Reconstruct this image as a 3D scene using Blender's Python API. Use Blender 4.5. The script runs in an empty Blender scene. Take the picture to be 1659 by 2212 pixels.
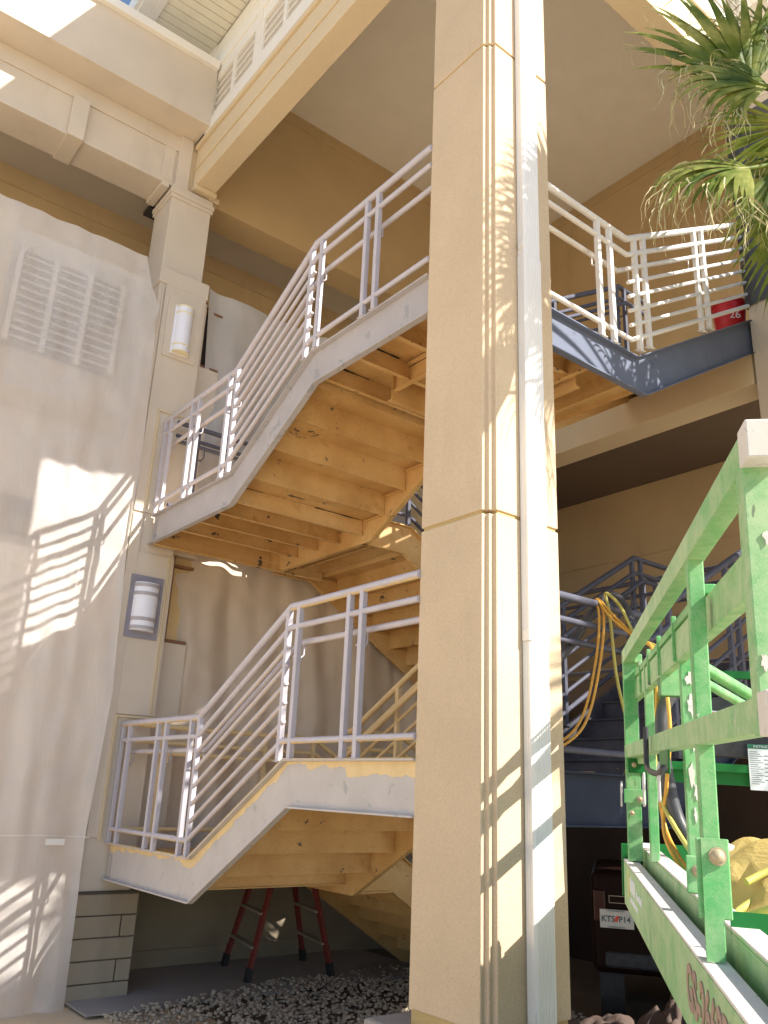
import bpy, bmesh, math, random
from mathutils import Vector, Matrix, noise
random.seed(7)
S = bpy.context.scene
R = math.radians
# ---------------------------------------------------------------- camera, world, sun, exposure
EYE = Vector((-3.0937, -3.0580, 0.0))
c_r = Vector((0.78213703, -0.62177635, 0.0406921)); c_u = Vector((-0.2291876, -0.22633998, 0.94670125)); c_f = Vector((0.5794262, 0.74977622, 0.31953231))
cd = bpy.data.cameras.new("camera"); cam = bpy.data.objects.new("camera", cd); S.collection.objects.link(cam)
cam.matrix_world = Matrix(((c_r.x, c_u.x, -c_f.x, EYE.x), (c_r.y, c_u.y, -c_f.y, EYE.y), (c_r.z, c_u.z, -c_f.z, EYE.z), (0, 0, 0, 1)))
cd.sensor_fit = 'VERTICAL'; cd.sensor_height = 36; cd.lens = 36 * 1789.2 / 2212; cd.clip_start = 0.05; cd.clip_end = 500
S.camera = cam
SUN = Vector((-0.43, 1.0, -0.845)).normalized()          # direction the light travels
w = bpy.data.worlds.new("World"); S.world = w; w.use_nodes = True
nt = w.node_tree; sky = nt.nodes.new('ShaderNodeTexSky'); sky.sky_type = 'NISHITA'; sky.sun_disc = False
to_sun = -SUN
sky.sun_elevation = math.asin(to_sun.z); sky.sun_rotation = math.atan2(to_sun.x, to_sun.y)
sky.air_density = 1.0; sky.dust_density = 0.6
bg = nt.nodes['Background']; bg.inputs['Strength'].default_value = 0.115
nt.links.new(sky.outputs[0], bg.inputs[0])
ld = bpy.data.lights.new("sun", 'SUN'); sun = bpy.data.objects.new("sun", ld); S.collection.objects.link(sun)
ld.energy = 5.0; ld.angle = R(0.5); ld.color = (1.0, 0.93, 0.82)
sun.rotation_euler = SUN.to_track_quat('-Z', 'Y').to_euler()
sun.location = (4, -8, 12)
S.view_settings.view_transform = 'Standard'; S.view_settings.look = 'None'; S.view_settings.exposure = 0.97; S.view_settings.gamma = 1
S.cycles.max_bounces = 10; S.cycles.diffuse_bounces = 6; S.cycles.transparent_max_bounces = 12

# ---------------------------------------------------------------- materials
def _m(name):
    m = bpy.data.materials.new(name); m.use_nodes = True
    return m, m.node_tree, m.node_tree.nodes['Principled BSDF']
def _noise(nt, scale, detail=4, rough=0.55, sc=None, dist=0):
    tc = nt.nodes.new('ShaderNodeTexCoord'); n = nt.nodes.new('ShaderNodeTexNoise')
    n.inputs['Scale'].default_value = scale; n.inputs['Detail'].default_value = detail; n.inputs['Roughness'].default_value = rough; n.inputs['Distortion'].default_value = dist
    if sc:
        mp = nt.nodes.new('ShaderNodeMapping'); mp.inputs['Scale'].default_value = sc
        nt.links.new(tc.outputs['Object'], mp.inputs[0]); nt.links.new(mp.outputs[0], n.inputs['Vector'])
    else: nt.links.new(tc.outputs['Object'], n.inputs['Vector'])
    return n
def _ramp(nt, src, stops):
    r = nt.nodes.new('ShaderNodeValToRGB'); e = r.color_ramp.elements
    while len(e) > 1: e.remove(e[-1])
    for i, (p, c) in enumerate(stops):
        if i == 0: e[0].position = p; el = e[0]
        else: el = e.new(p)
        el.color = (*c, 1) if len(c) == 3 else c
    nt.links.new(src, r.inputs[0]); return r
def _mix(nt, fac, a, b):
    m = nt.nodes.new('ShaderNodeMix'); m.data_type = 'RGBA'
    nt.links.new(fac, m.inputs['Factor'])
    for v, k in ((a, 'A'), (b, 'B')):
        s = [i for i in m.inputs if i.name == k and i.type == 'RGBA'][0]
        if isinstance(v, tuple): s.default_value = (*v, 1)
        else: nt.links.new(v, s)
    return [o for o in m.outputs if o.type == 'RGBA'][0]
def _bump(nt, p, src, strength, dist=0.01, prev=None):
    b = nt.nodes.new('ShaderNodeBump'); b.inputs['Strength'].default_value = strength; b.inputs['Distance'].default_value = dist
    nt.links.new(src, b.inputs['Height'])
    if prev: nt.links.new(prev, b.inputs['Normal'])
    nt.links.new(b.outputs[0], p.inputs['Normal']); return b.outputs[0]
def sc_(c, k): return tuple(min(1, x * k) for x in c)
def stucco(name, col, grain=0.5, var=0.1, dirt=0.0):
    m, nt, p = _m(name); big = _noise(nt, 1.3, 6); fine = _noise(nt, 120, 4, .7)
    rb = _ramp(nt, big.outputs[0], [(0.3, sc_(col, 1 - var)), (0.7, sc_(col, 1 + var * .7))])
    rf = _ramp(nt, fine.outputs[0], [(0.3, (.82, .82, .82)), (0.62, (1, 1, 1))])
    mm = nt.nodes.new('ShaderNodeMix'); mm.data_type = 'RGBA'; mm.blend_type = 'MULTIPLY'; mm.inputs[0].default_value = grain
    nt.links.new(rb.outputs[0], mm.inputs[6]); nt.links.new(rf.outputs[0], mm.inputs[7]); out = mm.outputs[2]
    if dirt:
        dn = _noise(nt, 2.2, 8, .7, (1, 1, .25)); dr = _ramp(nt, dn.outputs[0], [(0.55, (0, 0, 0)), (0.75, (dirt, dirt, dirt))])
        out = _mix(nt, dr.outputs[0], out, sc_(col, .55))
    nt.links.new(out, p.inputs['Base Color']); p.inputs['Roughness'].default_value = 0.9
    p.inputs['Specular IOR Level'].default_value = 0.2
    b1 = _bump(nt, p, fine.outputs[0], 0.6 * grain + .05, 0.005)
    return m
def paint(name, col, rough=0.5, var=0.08, scale=6, spots=None, bump=0.05, spot_scale=9, th=0.62, spec=0.4):
    m, nt, p = _m(name); n = _noise(nt, scale, 5)
    out = _ramp(nt, n.outputs[0], [(0.3, sc_(col, 1 - var)), (0.7, sc_(col, 1 + var))]).outputs[0]
    if spots:
        n2 = _noise(nt, spot_scale, 6, .65, None, .4); r2 = _ramp(nt, n2.outputs[0], [(th, (0, 0, 0)), (th + .04, (1, 1, 1))])
        out = _mix(nt, r2.outputs[0], out, spots)
    nt.links.new(out, p.inputs['Base Color']); p.inputs['Roughness'].default_value = rough; p.inputs['Specular IOR Level'].default_value = spec
    if bump: _bump(nt, p, n.outputs[0], bump, 0.01)
    return m
M = {}
M['cream'] = stucco('cream_stucco', (.72, .60, .42), .8, .05, .15)
M['cream_pillar'] = stucco('pillar_stucco', (.68, .54, .38), 1.0, .08, .25)
M['cream_smooth'] = stucco('smooth_stucco', (.65, .575, .49), .25, .07, .3)
M['joint'] = stucco('joint_sand', (.56, .42, .20), .8, .08)
M['wall_in'] = stucco('inner_wall', (.58, .44, .26), .3, .07, .4)
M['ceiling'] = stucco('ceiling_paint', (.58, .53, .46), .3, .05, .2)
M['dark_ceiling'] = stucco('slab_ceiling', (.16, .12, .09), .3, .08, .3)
M['white'] = paint('white_trim', (.80, .78, .74), .55, .03, 3)
M['soffit'] = paint('soffit_boards', (.74, .71, .60), .6, .04, 4)
M['stone'] = stucco('stone_block', (.37, .31, .23), .6, .14, .5)
M['low_wall'] = stucco('low_wall_render', (.32, .27, .20), .5, .12, .4)
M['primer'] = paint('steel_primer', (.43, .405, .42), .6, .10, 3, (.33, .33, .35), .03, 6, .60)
M['primer_blue'] = paint('blue_grey_primer', (.15, .175, .25), .5, .08, 4, (.12, .14, .21), .03, 7, .6, spec=.15)  # grey primer as it looks in shade; the shade is in the colour
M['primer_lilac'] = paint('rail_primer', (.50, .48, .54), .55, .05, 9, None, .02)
M['primer_low'] = paint('stringer_primer_spotted', (.50, .475, .47), .6, .07, 4, (.36, .37, .37), .03, 12, .62)
M['rail_dark'] = paint('shaded_rail_primer', (.11, .115, .155), .5, .1, 9, (.40, .30, .15), .03, 14, .70, spec=.15)  # darker copy of the rail primer, shade put into the colour
M['rail_white'] = paint('rail_white', (.80, .79, .78), .45, .04, 9)
M['old_paint'] = paint('old_cream_paint', (.72, .55, .30), .6, .08, 8)
def underside():
    m, nt, p = _m('peeling_tan_paint'); a = _noise(nt, 1.6, 5, .55); b = _noise(nt, 3.2, 8, .7, (1, 1, 1), .6); f = _noise(nt, 55, 3)
    base = _ramp(nt, a.outputs[0], [(0.3, (.50, .29, .10)), (0.5, (.64, .41, .17)), (0.7, (.74, .53, .26))]).outputs[0]
    rust = _ramp(nt, b.outputs[0], [(0.56, (0, 0, 0)), (0.70, (.55, .55, .55))]); base = _mix(nt, rust.outputs[0], base, (.40, .19, .05))
    sp = _ramp(nt, f.outputs[0], [(0.60, (0, 0, 0)), (0.66, (.5, .5, .5))]); base = _mix(nt, sp.outputs[0], base, (.42, .24, .08))
    fl = _noise(nt, 4.2, 8, .72, (1, 1, 1), .4); fr = _ramp(nt, fl.outputs[0], [(0.625, (0, 0, 0)), (0.63, (1, 1, 1))]); base = _mix(nt, fr.outputs[0], base, (.07, .06, .06))
    nt.links.new(base, p.inputs['Base Color']); p.inputs['Roughness'].default_value = .55
    _bump(nt, p, f.outputs[0], .25, .003); return m
M['tan'] = underside()
M['crack'] = paint('dark_crack', (.045, .035, .03), .8, .2, 20)
M['tread_dark'] = paint('tread_steel', (.085, .085, .105), .6, .2, 8, (.42, .30, .14), .1, 5, .66, spec=.1)  # stair steel darkened in its base colour to stand for shade
M['navy'] = paint('navy_shade_steel', (.035, .045, .075), .6, .15, 5, spec=.1)  # near-black colour carries the shade on the lower right stringer
def cloth(name, col, trans=.3, alpha=0.0, wr=8, st=.35, sheen=0, rough=.9, fine=90):
    m, nt, p = _m(name); out = nt.nodes['Material Output']
    n = _noise(nt, wr, 8, .65, (1, 1, .35), 1.5); n2 = _noise(nt, fine, 4, .6)
    r = _ramp(nt, _noise(nt, 1.2, 4).outputs[0], [(0.3, sc_(col, .92)), (0.7, sc_(col, 1.06))])
    nt.links.new(r.outputs[0], p.inputs['Base Color']); p.inputs['Roughness'].default_value = rough
    b = _bump(nt, p, n.outputs[0], st, .03); b = _bump(nt, p, n2.outputs[0], .3 if alpha else .12, .008 if alpha else .004, b)
    tr = nt.nodes.new('ShaderNodeBsdfTranslucent'); nt.links.new(r.outputs[0], tr.inputs[0]); nt.links.new(b, tr.inputs['Normal'])
    mx = nt.nodes.new('ShaderNodeMixShader'); mx.inputs[0].default_value = trans
    nt.links.new(p.outputs[0], mx.inputs[1]); nt.links.new(tr.outputs[0], mx.inputs[2]); last = mx.outputs[0]
    if alpha:
        tp = nt.nodes.new('ShaderNodeBsdfTransparent'); tp.inputs[0].default_value = (.95, .95, .97, 1)
        m2 = nt.nodes.new('ShaderNodeMixShader'); m2.inputs[0].default_value = alpha
        nt.links.new(last, m2.inputs[1]); nt.links.new(tp.outputs[0], m2.inputs[2]); last = m2.outputs[0]
    nt.links.new(last, out.inputs['Surface']); return m
M['plastic'] = cloth('milky_plastic_sheeting', (.90, .86, .84), .42, .28, 3.4, .55, rough=.33, fine=16)
M['canvas'] = cloth('canvas_drop_cloth', (.74, .63, .52), .15, 0, 4, .3)
M['canvas_light'] = cloth('pale_canvas', (.60, .57, .55), .25, 0, 4, .3)
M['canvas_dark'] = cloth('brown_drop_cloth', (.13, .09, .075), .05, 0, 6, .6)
M['yellow_tarp'] = cloth('yellow_tarp', (.74, .55, .20), .25, 0, 5, .7, rough=.6)
M['wrap'] = cloth('dark_wrap', (.07, .085, .11), .02, 0, 5, .7, rough=.5)
def green_paint(name, k):
    m, nt, p = _m(name); n = _noise(nt, 3, 6); d = _noise(nt, 9, 8, .75); f = _noise(nt, 700, 2); s = _noise(nt, 26, 4, .6, (1, 1, .25))
    base = _ramp(nt, n.outputs[0], [(0.35, (.04, .30, .07)), (0.7, (.09, .40, .12))]).outputs[0]
    dust = _ramp(nt, d.outputs[0], [(0.5 - k, (0, 0, 0)), (0.75 - k * .7, (min(.9, .35 + k * 2),) * 3)])
    base = _mix(nt, dust.outputs[0], base, (.42, .54, .32))
    sp = _ramp(nt, f.outputs[0], [(0.60, (0, 0, 0)), (0.66, (.45, .45, .45))]); base = _mix(nt, sp.outputs[0], base, (.70, .68, .50)); wn = _noise(nt, 5, 9, .8); wr_ = _ramp(nt, wn.outputs[0], [(0.63, (0, 0, 0)), (0.65, (.6, .6, .6))]); base = _mix(nt, wr_.outputs[0], base, (.52, .50, .45))
    bk = _ramp(nt, s.outputs[0], [(0.70, (0, 0, 0)), (0.72, (.8, .8, .8))]); base = _mix(nt, bk.outputs[0], base, (.10, .13, .08))
    nt.links.new(base, p.inputs['Base Color']); p.inputs['Roughness'].default_value = .5; _bump(nt, p, f.outputs[0], .25, .002); return m
M['green'] = green_paint('green_enamel', .11)
M['green_dusty'] = green_paint('dusty_green_enamel', .22)
M['green_clean'] = paint('green_enamel_clean', (.014, .15, .035), .4, .15, 6, (.18, .26, .16), .03, 16, .70, spec=.2)
M['dust'] = paint('white_overspray', (.62, .59, .56), .9, .08, 9, (.40, .38, .36), .2, 60, .63)
M['deck'] = paint('dusty_deck', (.60, .57, .50), .9, .08, 5, (.40, .36, .30), .1, 40, .66)
M['black'] = paint('black_plastic', (.035, .036, .042), .5, .3, 20, (.45, .43, .42), .1, 24, .70)
M['black_hose'] = paint('black_hose', (.06, .06, .068), .42, .3, 12, (.42, .41, .42), .15, 7, .66)
M['yellow_hose'] = paint('orange_yellow_hose', (.66, .36, .06), .45, .08, 12, (.75, .62, .40), .05, 25, .66)
M['lime_hose'] = paint('yellow_green_hose', (.50, .46, .12), .45, .1, 12)
M['bolt'] = paint('galvanised_bolt', (.42, .34, .22), .5, .2, 30, (.35, .16, .07), .1, 60, .62)
M['steel'] = paint('bright_steel', (.55, .55, .55), .35, .1, 20)
M['rubber'] = paint('black_rubber', (.03, .03, .03), .7, .2, 20)
M['paper'] = paint('label_paper', (.72, .76, .80), .6, .03, 10)
M['ink'] = paint('label_ink', (.09, .12, .15), .6, .1, 10)
M['dgreen'] = paint('label_green', (.02, .16, .09), .5, .1, 10)
M['red'] = paint('red_plastic', (.55, .02, .03), .4, .1, 12)
M['ladder_red'] = paint('red_fibreglass', (.20, .035, .03), .5, .12, 14)
M['alu'] = paint('dusty_aluminium', (.36, .32, .26), .55, .12, 14)
M['lamp_white'] = paint('lamp_diffuser', (.82, .84, .95), .35, .02, 3)
M['lamp_band'] = paint('lamp_band', (.42, .40, .44), .5, .05, 10)
M['lamp_cream'] = paint('lamp_cream_band', (.78, .72, .52), .5, .05, 10)
M['masked'] = paint('masking_film', (.26, .25, .31), .45, .1, 8)
M['brown'] = paint('brown_frame', (.22, .11, .055), .5, .15, 10)
M['glass_tan'] = paint('masked_glass', (.66, .48, .24), .4, .05, 3)
M['glass_dark'] = paint('dark_glass', (.05, .04, .035), .15, .1, 3)
M['maroon'] = paint('maroon_bodywork', (.012, .004, .0035), .5, .1, 5, spec=.12)
M['lamp_red'] = paint('dark_lamp_red', (.04, .004, .004), .3, .1, 5)
M['concrete'] = stucco('concrete', (.36, .33, .31), .5, .1, .5)
M['ground'] = stucco('paving', (.72, .58, .40), .5, .08, .15)
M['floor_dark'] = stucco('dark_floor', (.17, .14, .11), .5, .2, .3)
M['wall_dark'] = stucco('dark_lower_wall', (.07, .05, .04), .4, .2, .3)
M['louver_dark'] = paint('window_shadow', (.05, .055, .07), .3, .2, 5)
M['gs_paint'] = paint('brown_stencil_paint', (.33, .23, .19), .7, .12, 25)
M['yellow_mark'] = paint('yellow_decal', (.62, .55, .18), .7, .12, 25)
M['plate_white'] = paint('plate_white', (.62, .62, .60), .5, .05, 15)
M['orange'] = paint('orange_print', (.75, .10, .05), .5, .05, 15)
M['board'] = paint('speckled_board', (.58, .56, .48), .9, .05, 8, (.30, .28, .24), .05, 90, .64)
M['down'] = paint('downspout_enamel', (.80, .79, .78), .4, .03, 3, None, 0)
def leafmat():
    m, nt, p = _m('palm_leaf'); n = _noise(nt, 3.5, 4); s = _noise(nt, 40, 3, .5, (1, 1, 1))
    base = _ramp(nt, n.outputs[0], [(0.35, (.035, .07, .008)), (0.46, (.12, .17, .015)), (0.62, (.38, .38, .10))]).outputs[0]
    st = _ramp(nt, s.outputs[0], [(0.45, (0, 0, 0)), (0.7, (.5, .5, .5))]); base = _mix(nt, st.outputs[0], base, (.16, .22, .06))
    nt.links.new(base, p.inputs['Base Color']); p.inputs['Roughness'].default_value = .5; p.inputs['Specular IOR Level'].default_value = .22
    tr = nt.nodes.new('ShaderNodeBsdfTranslucent'); tr.inputs[0].default_value = (.12, .17, .03, 1); mx = nt.nodes.new('ShaderNodeMixShader'); mx.inputs[0].default_value = .3
    nt.links.new(p.outputs[0], mx.inputs[1]); nt.links.new(tr.outputs[0], mx.inputs[2]); nt.links.new(mx.outputs[0], nt.nodes['Material Output'].inputs['Surface']); return m
M['leaf'] = leafmat()
M['leaf_dry'] = paint('dry_leaf_thread', (.40, .36, .19), .6, .25, 12)
M['trunk'] = paint('palm_trunk', (.22, .17, .12), .9, .25, 14, (.10, .08, .06), .6, 22, .58)

# ---------------------------------------------------------------- mesh helpers
class MB:
    def __init__(s): s.v = []; s.f = []; s.sm = []
    def add(s, vs, fs, smooth=False):
        o = len(s.v); s.v += [Vector(v) for v in vs]; s.f += [tuple(i + o for i in f) for f in fs]; s.sm += [smooth] * len(fs); return s
    def box(s, a, b):
        x0, y0, z0 = (min(a[i], b[i]) for i in range(3)); x1, y1, z1 = (max(a[i], b[i]) for i in range(3))
        return s.add([(x0, y0, z0), (x1, y0, z0), (x1, y1, z0), (x0, y1, z0), (x0, y0, z1), (x1, y0, z1), (x1, y1, z1), (x0, y1, z1)],
                     [(0, 3, 2, 1), (4, 5, 6, 7), (0, 1, 5, 4), (1, 2, 6, 5), (2, 3, 7, 6), (3, 0, 4, 7)])
    def prism(s, pts, off):                              # polygon (3D points) extruded by a vector
        n = len(pts); pts = [Vector(p) for p in pts]; off = Vector(off)
        nn = Vector((0, 0, 0))
        for i in range(n): nn += pts[i].cross(pts[(i + 1) % n])
        if nn.dot(off) > 0: pts = pts[::-1]
        return s.add(pts + [p + off for p in pts], [tuple(range(n)), tuple(range(2 * n - 1, n - 1, -1))] + [(i, i + n, (i + 1) % n + n, (i + 1) % n) for i in range(n)])
    def bar(s, a, b, w, h, up=(0, 0, 1)):                # rectangular bar between two points
        a, b = Vector(a), Vector(b); d = (b - a).normalized(); up = Vector(up)
        sd = d.cross(up)
        if sd.length < 1e-4: sd = d.cross(Vector((1, 0, 0)))
        sd.normalize(); u = sd.cross(d).normalized()
        q = [a + sd * (w / 2 * i) + u * (h / 2 * j) for i, j in ((-1, -1), (1, -1), (1, 1), (-1, 1))]
        return s.prism(q, b - a)
    def tube(s, pts, r, n=10, cap=True):
        pts = [Vector(p) for p in pts]; N = len(pts); rr = r if isinstance(r, (list, tuple)) else [r] * N
        vs = []; prev = None
        for i, p in enumerate(pts):
            d = (pts[min(i + 1, N - 1)] - pts[max(i - 1, 0)]).normalized()
            if prev is None:
                a = d.cross(Vector((0, 0, 1)))
                if a.length < 1e-3: a = d.cross(Vector((1, 0, 0)))
                a.normalize()
            else: a = (prev - d * prev.dot(d)).normalized()
            prev = a; b = d.cross(a)
            k = 1.0
            if 0 < i < N - 1:
                c = (pts[i + 1] - p).normalized().dot((p - pts[i - 1]).normalized()); k = 1 / max(.6, math.sqrt((1 + c) / 2))
            for j in range(n): t = 2 * math.pi * j / n; vs.append(p + a * (math.cos(t) * rr[i] * k) + b * (math.sin(t) * rr[i] * k))
        fs = [(i * n + j, i * n + (j + 1) % n, (i + 1) * n + (j + 1) % n, (i + 1) * n + j) for i in range(N - 1) for j in range(n)]
        s.add(vs, fs, True)
        if cap: s.add(vs[:n], [tuple(range(n - 1, -1, -1))]); s.add(vs[-n:], [tuple(range(n))])
        return s
    def build(s, name, mat, parent=None, bevel=0, seg=2, label=None):
        me = bpy.data.meshes.new(name); off = parent_world(parent) if parent else Vector((0, 0, 0))
        if not parent and s.v:
            c = Vector((sum(v.x for v in s.v) / len(s.v), sum(v.y for v in s.v) / len(s.v), min(v.z for v in s.v))); off = c
        me.from_pydata([v - off for v in s.v], [], s.f); me.update()
        me.polygons.foreach_set('use_smooth', s.sm)
        bm = bmesh.new(); bm.from_mesh(me); bmesh.ops.recalc_face_normals(bm, faces=bm.faces); bm.to_mesh(me); bm.free()
        me.materials.append(M[mat] if isinstance(mat, str) else mat)
        o = bpy.data.objects.new(name, me); S.collection.objects.link(o)
        if parent: o.parent = parent; WORLD[o.name] = parent_world(parent)
        else: o.location = off; WORLD[o.name] = off
        if bevel:
            b = o.modifiers.new('bevel', 'BEVEL'); b.width = bevel; b.segments = seg; b.limit_method = 'ANGLE'; b.angle_limit = R(40)
        if label: o['label'] = label
        return o
WORLD = {}
def parent_world(p): return WORLD[p.name]
def thing(name, label, cat, loc, group=None):
    o = bpy.data.objects.new(name, None); S.collection.objects.link(o); o.location = loc; o.empty_display_size = .1
    WORLD[o.name] = Vector(loc); o['label'] = label; o['category'] = cat
    if group: o['group'] = group
    return o
def tag(o, label, cat, group=None, kind=None):
    o['label'] = label; o['category'] = cat
    if group: o['group'] = group
    if kind: o['kind'] = kind
    return o
def struct(o): o['kind'] = 'structure'; return o
def text(name, body, mat, parent, origin, xdir, ydir, size, depth=.0015, align='CENTER', bold=0):
    cu = bpy.data.curves.new(name, 'FONT'); cu.body = body; cu.size = size; cu.extrude = depth; cu.align_x = align; cu.align_y = 'CENTER'; cu.offset = bold
    t = bpy.data.objects.new(name + '_tmp', cu); S.collection.objects.link(t)
    bpy.context.view_layer.update(); me = bpy.data.meshes.new_from_object(t.evaluated_get(bpy.context.evaluated_depsgraph_get()))
    bpy.data.objects.remove(t)
    X = Vector(xdir).normalized(); Y = Vector(ydir); Y = (Y - X * Y.dot(X)).normalized(); Z = X.cross(Y); O = Vector(origin)
    off = parent_world(parent)
    for v in me.vertices: c = v.co.copy(); v.co = O + X * c.x + Y * c.y + Z * c.z - off
    me.materials.clear(); me.materials.append(M[mat]); o = bpy.data.objects.new(name, me); S.collection.objects.link(o); o.parent = parent; WORLD[o.name] = off
    return o
def smooth_path(pts, k=6):
    P = [Vector(p) for p in pts]; P = [P[0]] + P + [P[-1]]; out = []
    for i in range(1, len(P) - 2):
        for j in range(k):
            t = j / k; a, b, c, d = P[i - 1], P[i], P[i + 1], P[i + 2]
            out.append(.5 * ((2 * b) + (c - a) * t + (2 * a - 5 * b + 4 * c - d) * t * t + (3 * b - a - 3 * c + d) * t ** 3))
    out.append(P[-2]); return out
G = -1.83                                                # ground level; the eye is at 0

# ---------------------------------------------------------------- ground
b = MB(); b.box((-60, -60, G - .3), (60, 60, G)); struct(b.build('ground', 'ground'))
b = MB(); b.box((.7, .7, G + .004), (5.8, 6.4, G + .012)); struct(b.build('floor', 'floor_dark'))  # dark sheet added so the interior ground reads as shaded
b = MB(); b.box((-.2, 4.3, G + .02), (3.6, 5.9, G + .04)); struct(b.build('path', 'concrete', bevel=.01))
b = MB(); n = 7500
ico = [(0, 0, 1), (.894, 0, .447), (.276, .851, .447), (-.724, .526, .447), (-.724, -.526, .447), (.276, -.851, .447), (.724, .526, -.447), (-.276, .851, -.447), (-.894, 0, -.447), (-.276, -.851, -.447), (.724, -.526, -.447), (0, 0, -1)]
icf = [(0, 1, 2), (0, 2, 3), (0, 3, 4), (0, 4, 5), (0, 5, 1), (1, 6, 2), (2, 7, 3), (3, 8, 4), (4, 9, 5), (5, 10, 1), (6, 7, 2), (7, 8, 3), (8, 9, 4), (9, 10, 5), (10, 6, 1), (6, 11, 7), (7, 11, 8), (8, 11, 9), (9, 11, 10), (10, 11, 6)]
for i in range(n):
    x = random.uniform(-.1, 3.4); y = random.uniform(1.2, 4.75)
    edge = 4.25 + .22 * x + .12 * noise.noise(Vector((x * 2, 0, 0)))
    if y > edge or (x < .7 and y < .9): continue
    a = random.uniform(0, 6.28); q_ = random.uniform(.45, 1.1); sx, sy, sz = random.uniform(.018, .034) * q_, random.uniform(.014, .026) * q_, random.uniform(.010, .020) * q_; ca, sa = math.cos(a), math.sin(a)
    h = G + .02 + .03 * random.random() + .05 * noise.noise(Vector((x, y, 0)))
    b.add([(x + ca * p[0] * sx - sa * p[1] * sy, y + sa * p[0] * sx + ca * p[1] * sy, h + p[2] * sz + .02) for p in ico], icf, True)
tag(b.build('gravel', paint('river_pebbles', (.42, .35, .27), .7, .3, 9, (.28, .23, .18), .1, 22, .55)), 'bed of brown river pebbles under the stairs', 'gravel', kind='stuff')

# ---------------------------------------------------------------- near pillar
def notch_poly(x0, y0, x1, y1, z, i=0.0):
    return [(x0 + .0 + i, y1 - i, z), (x0 + i, y0 + .056, z), (x0 + .028, y0 + .056, z), (x0 + .028, y0 + .028, z), (x0 + .056, y0 + .028, z), (x0 + .056, y0 + i, z), (x1 - i, y0 + i, z), (x1 - i, y1 - i, z)]
t = thing('pillar', 'tall cream stucco pillar in the middle, sunlit on its right face, with a stepped corner', 'pillar', (.28, .28, G))
b = MB()
for z0, z1 in ((-1.03, 1.49), (1.51, 4.88), (4.90, 8.3)): b.prism(notch_poly(0, 0, .575, .57, z0), (0, 0, z1 - z0))
b.build('shaft', 'cream_pillar', t, bevel=.006)
b = MB(); b.prism([(.012, .558, -1.12), (.012, .075, -1.12), (.075, .075, -1.12), (.075, .012, -1.12), (.563, .012, -1.12), (.563, .558, -1.12)], (0, 0, 9.4)); b.build('joint_band', 'joint', t)
b = MB(); b.box((-.11, -.11, G), (.68, .80, -1.105)); b.build('plinth', 'concrete', t, bevel=.02)
# downspout
t = thing('downspout', 'white corrugated metal downspout fixed to the sunlit side of the middle pillar', 'downspout', (.3, -.05, G + .1))
def spout(z0, z1, g=0):
    b = MB(); x0, x1, y0, y1 = .25 - g, .402 + g, -.066 - g, -.006
    pr = [(x0, y1)]
    k = 3
    for i in range(k): yy = y1 - (y1 - y0 - .02) * (i + .5) / k; pr += [(x0, yy + .005), (x0 + .003, yy + .003), (x0 + .003, yy - .003), (x0, yy - .005)]
    pr += [(x0, y0 + .012), (x0 + .012, y0)]
    for i in range(6): xx = x0 + .02 + (x1 - x0 - .04) * (i + .5) / 6; pr += [(xx - .007, y0), (xx - .004, y0 + .004), (xx + .004, y0 + .004), (xx + .007, y0)]
    pr += [(x1 - .012, y0), (x1, y0 + .012), (x1, y1)]
    b.prism([(x, y, z0) for x, y in pr], (0, 0, z1 - z0)); return b
spout(G + .15, .82).build('lower_pipe', 'down', t); spout(.80, 3.25, .004).build('middle_pipe', 'down', t); spout(3.24, 8.2).build('upper_pipe', 'down', t)
for z in (-1.02, .80, 3.3): MB().box((.243, -.06, z), (.2545, -.012, z + .06)).build('strap', 'down', t, bevel=.003)

# ---------------------------------------------------------------- left pillar
t = thing('pillar', 'cream stucco pillar on the left carrying two wall lamps, stone block base', 'pillar', (0, 5.1, G))
MB().box((-.25, 4.95, 5.5), (.25, 5.45, 6.53)).build('upper_shaft', 'cream_smooth', t, bevel=.006)
b = MB(); b.box((-.27, 4.93, 6.52), (.27, 5.47, 6.57)); b.box((-.28, 4.92, 6.57), (.28, 5.48, 6.63)); b.box((-.26, 4.94, 6.63), (.26, 5.46, 6.70)); b.build('capital', 'cream_smooth', t, bevel=.008)
b = MB(); b.box((-.27, 4.87, -.95), (.29, 5.45, 5.44)); b.box((-.29, 4.85, 5.30), (.31, 5.46, 5.5)); b.build('lower_shaft', 'cream_smooth', t, bevel=.006)
b = MB()
b.box((-.20, 4.85, 2.62), (.29, 4.869, 5.30)); b.box((-.15, 4.835, 4.42), (.25, 4.849, 5.22)); b.box((-.20, 4.85, -.5), (-.09, 4.869, 2.6)); b.box((-.09, 4.85, .60), (.30, 4.869, 2.2))
b.box((-.235, 4.85, -.9), (-.215, 4.8695, 5.28)); b.build('raised_panel', 'cream_smooth', t, bevel=.004)
b = MB()
for z in (.57, 3.76):
    b.box((-.10, 4.835, z - 1.1), (-.08, 4.849, z)); b.box((-.10, 4.835, z), (.30, 4.849, z + .02)); b.box((-.075, 4.84, z - 1.1), (-.065, 4.849, z - .04))
b.box((.235, 4.84, .6), (.25, 4.849, 2.2)); b.box((.262, 4.84, .6), (.275, 4.849, 2.2)); b.build('trim', 'cream', t)
for i in range(5):
    z1 = -.97 - i * .178; z0 = max(G, z1 - .168)
    if i % 2: MB().box((-.30, 4.80, z0), (.20, 5.46, z1)).box((.212, 4.80, z0), (.345, 5.46, z1)).build('stone_course', 'stone', t, bevel=.007)
    else: MB().box((-.30, 4.80, z0), (.345, 5.46, z1)).build('stone_course', 'stone', t, bevel=.007)
MB().box((-.285, 4.815, G), (.335, 5.45, -.95)).build('mortar', paint('mortar', (.10, .08, .06), .9, .2, 9), t)
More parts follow.
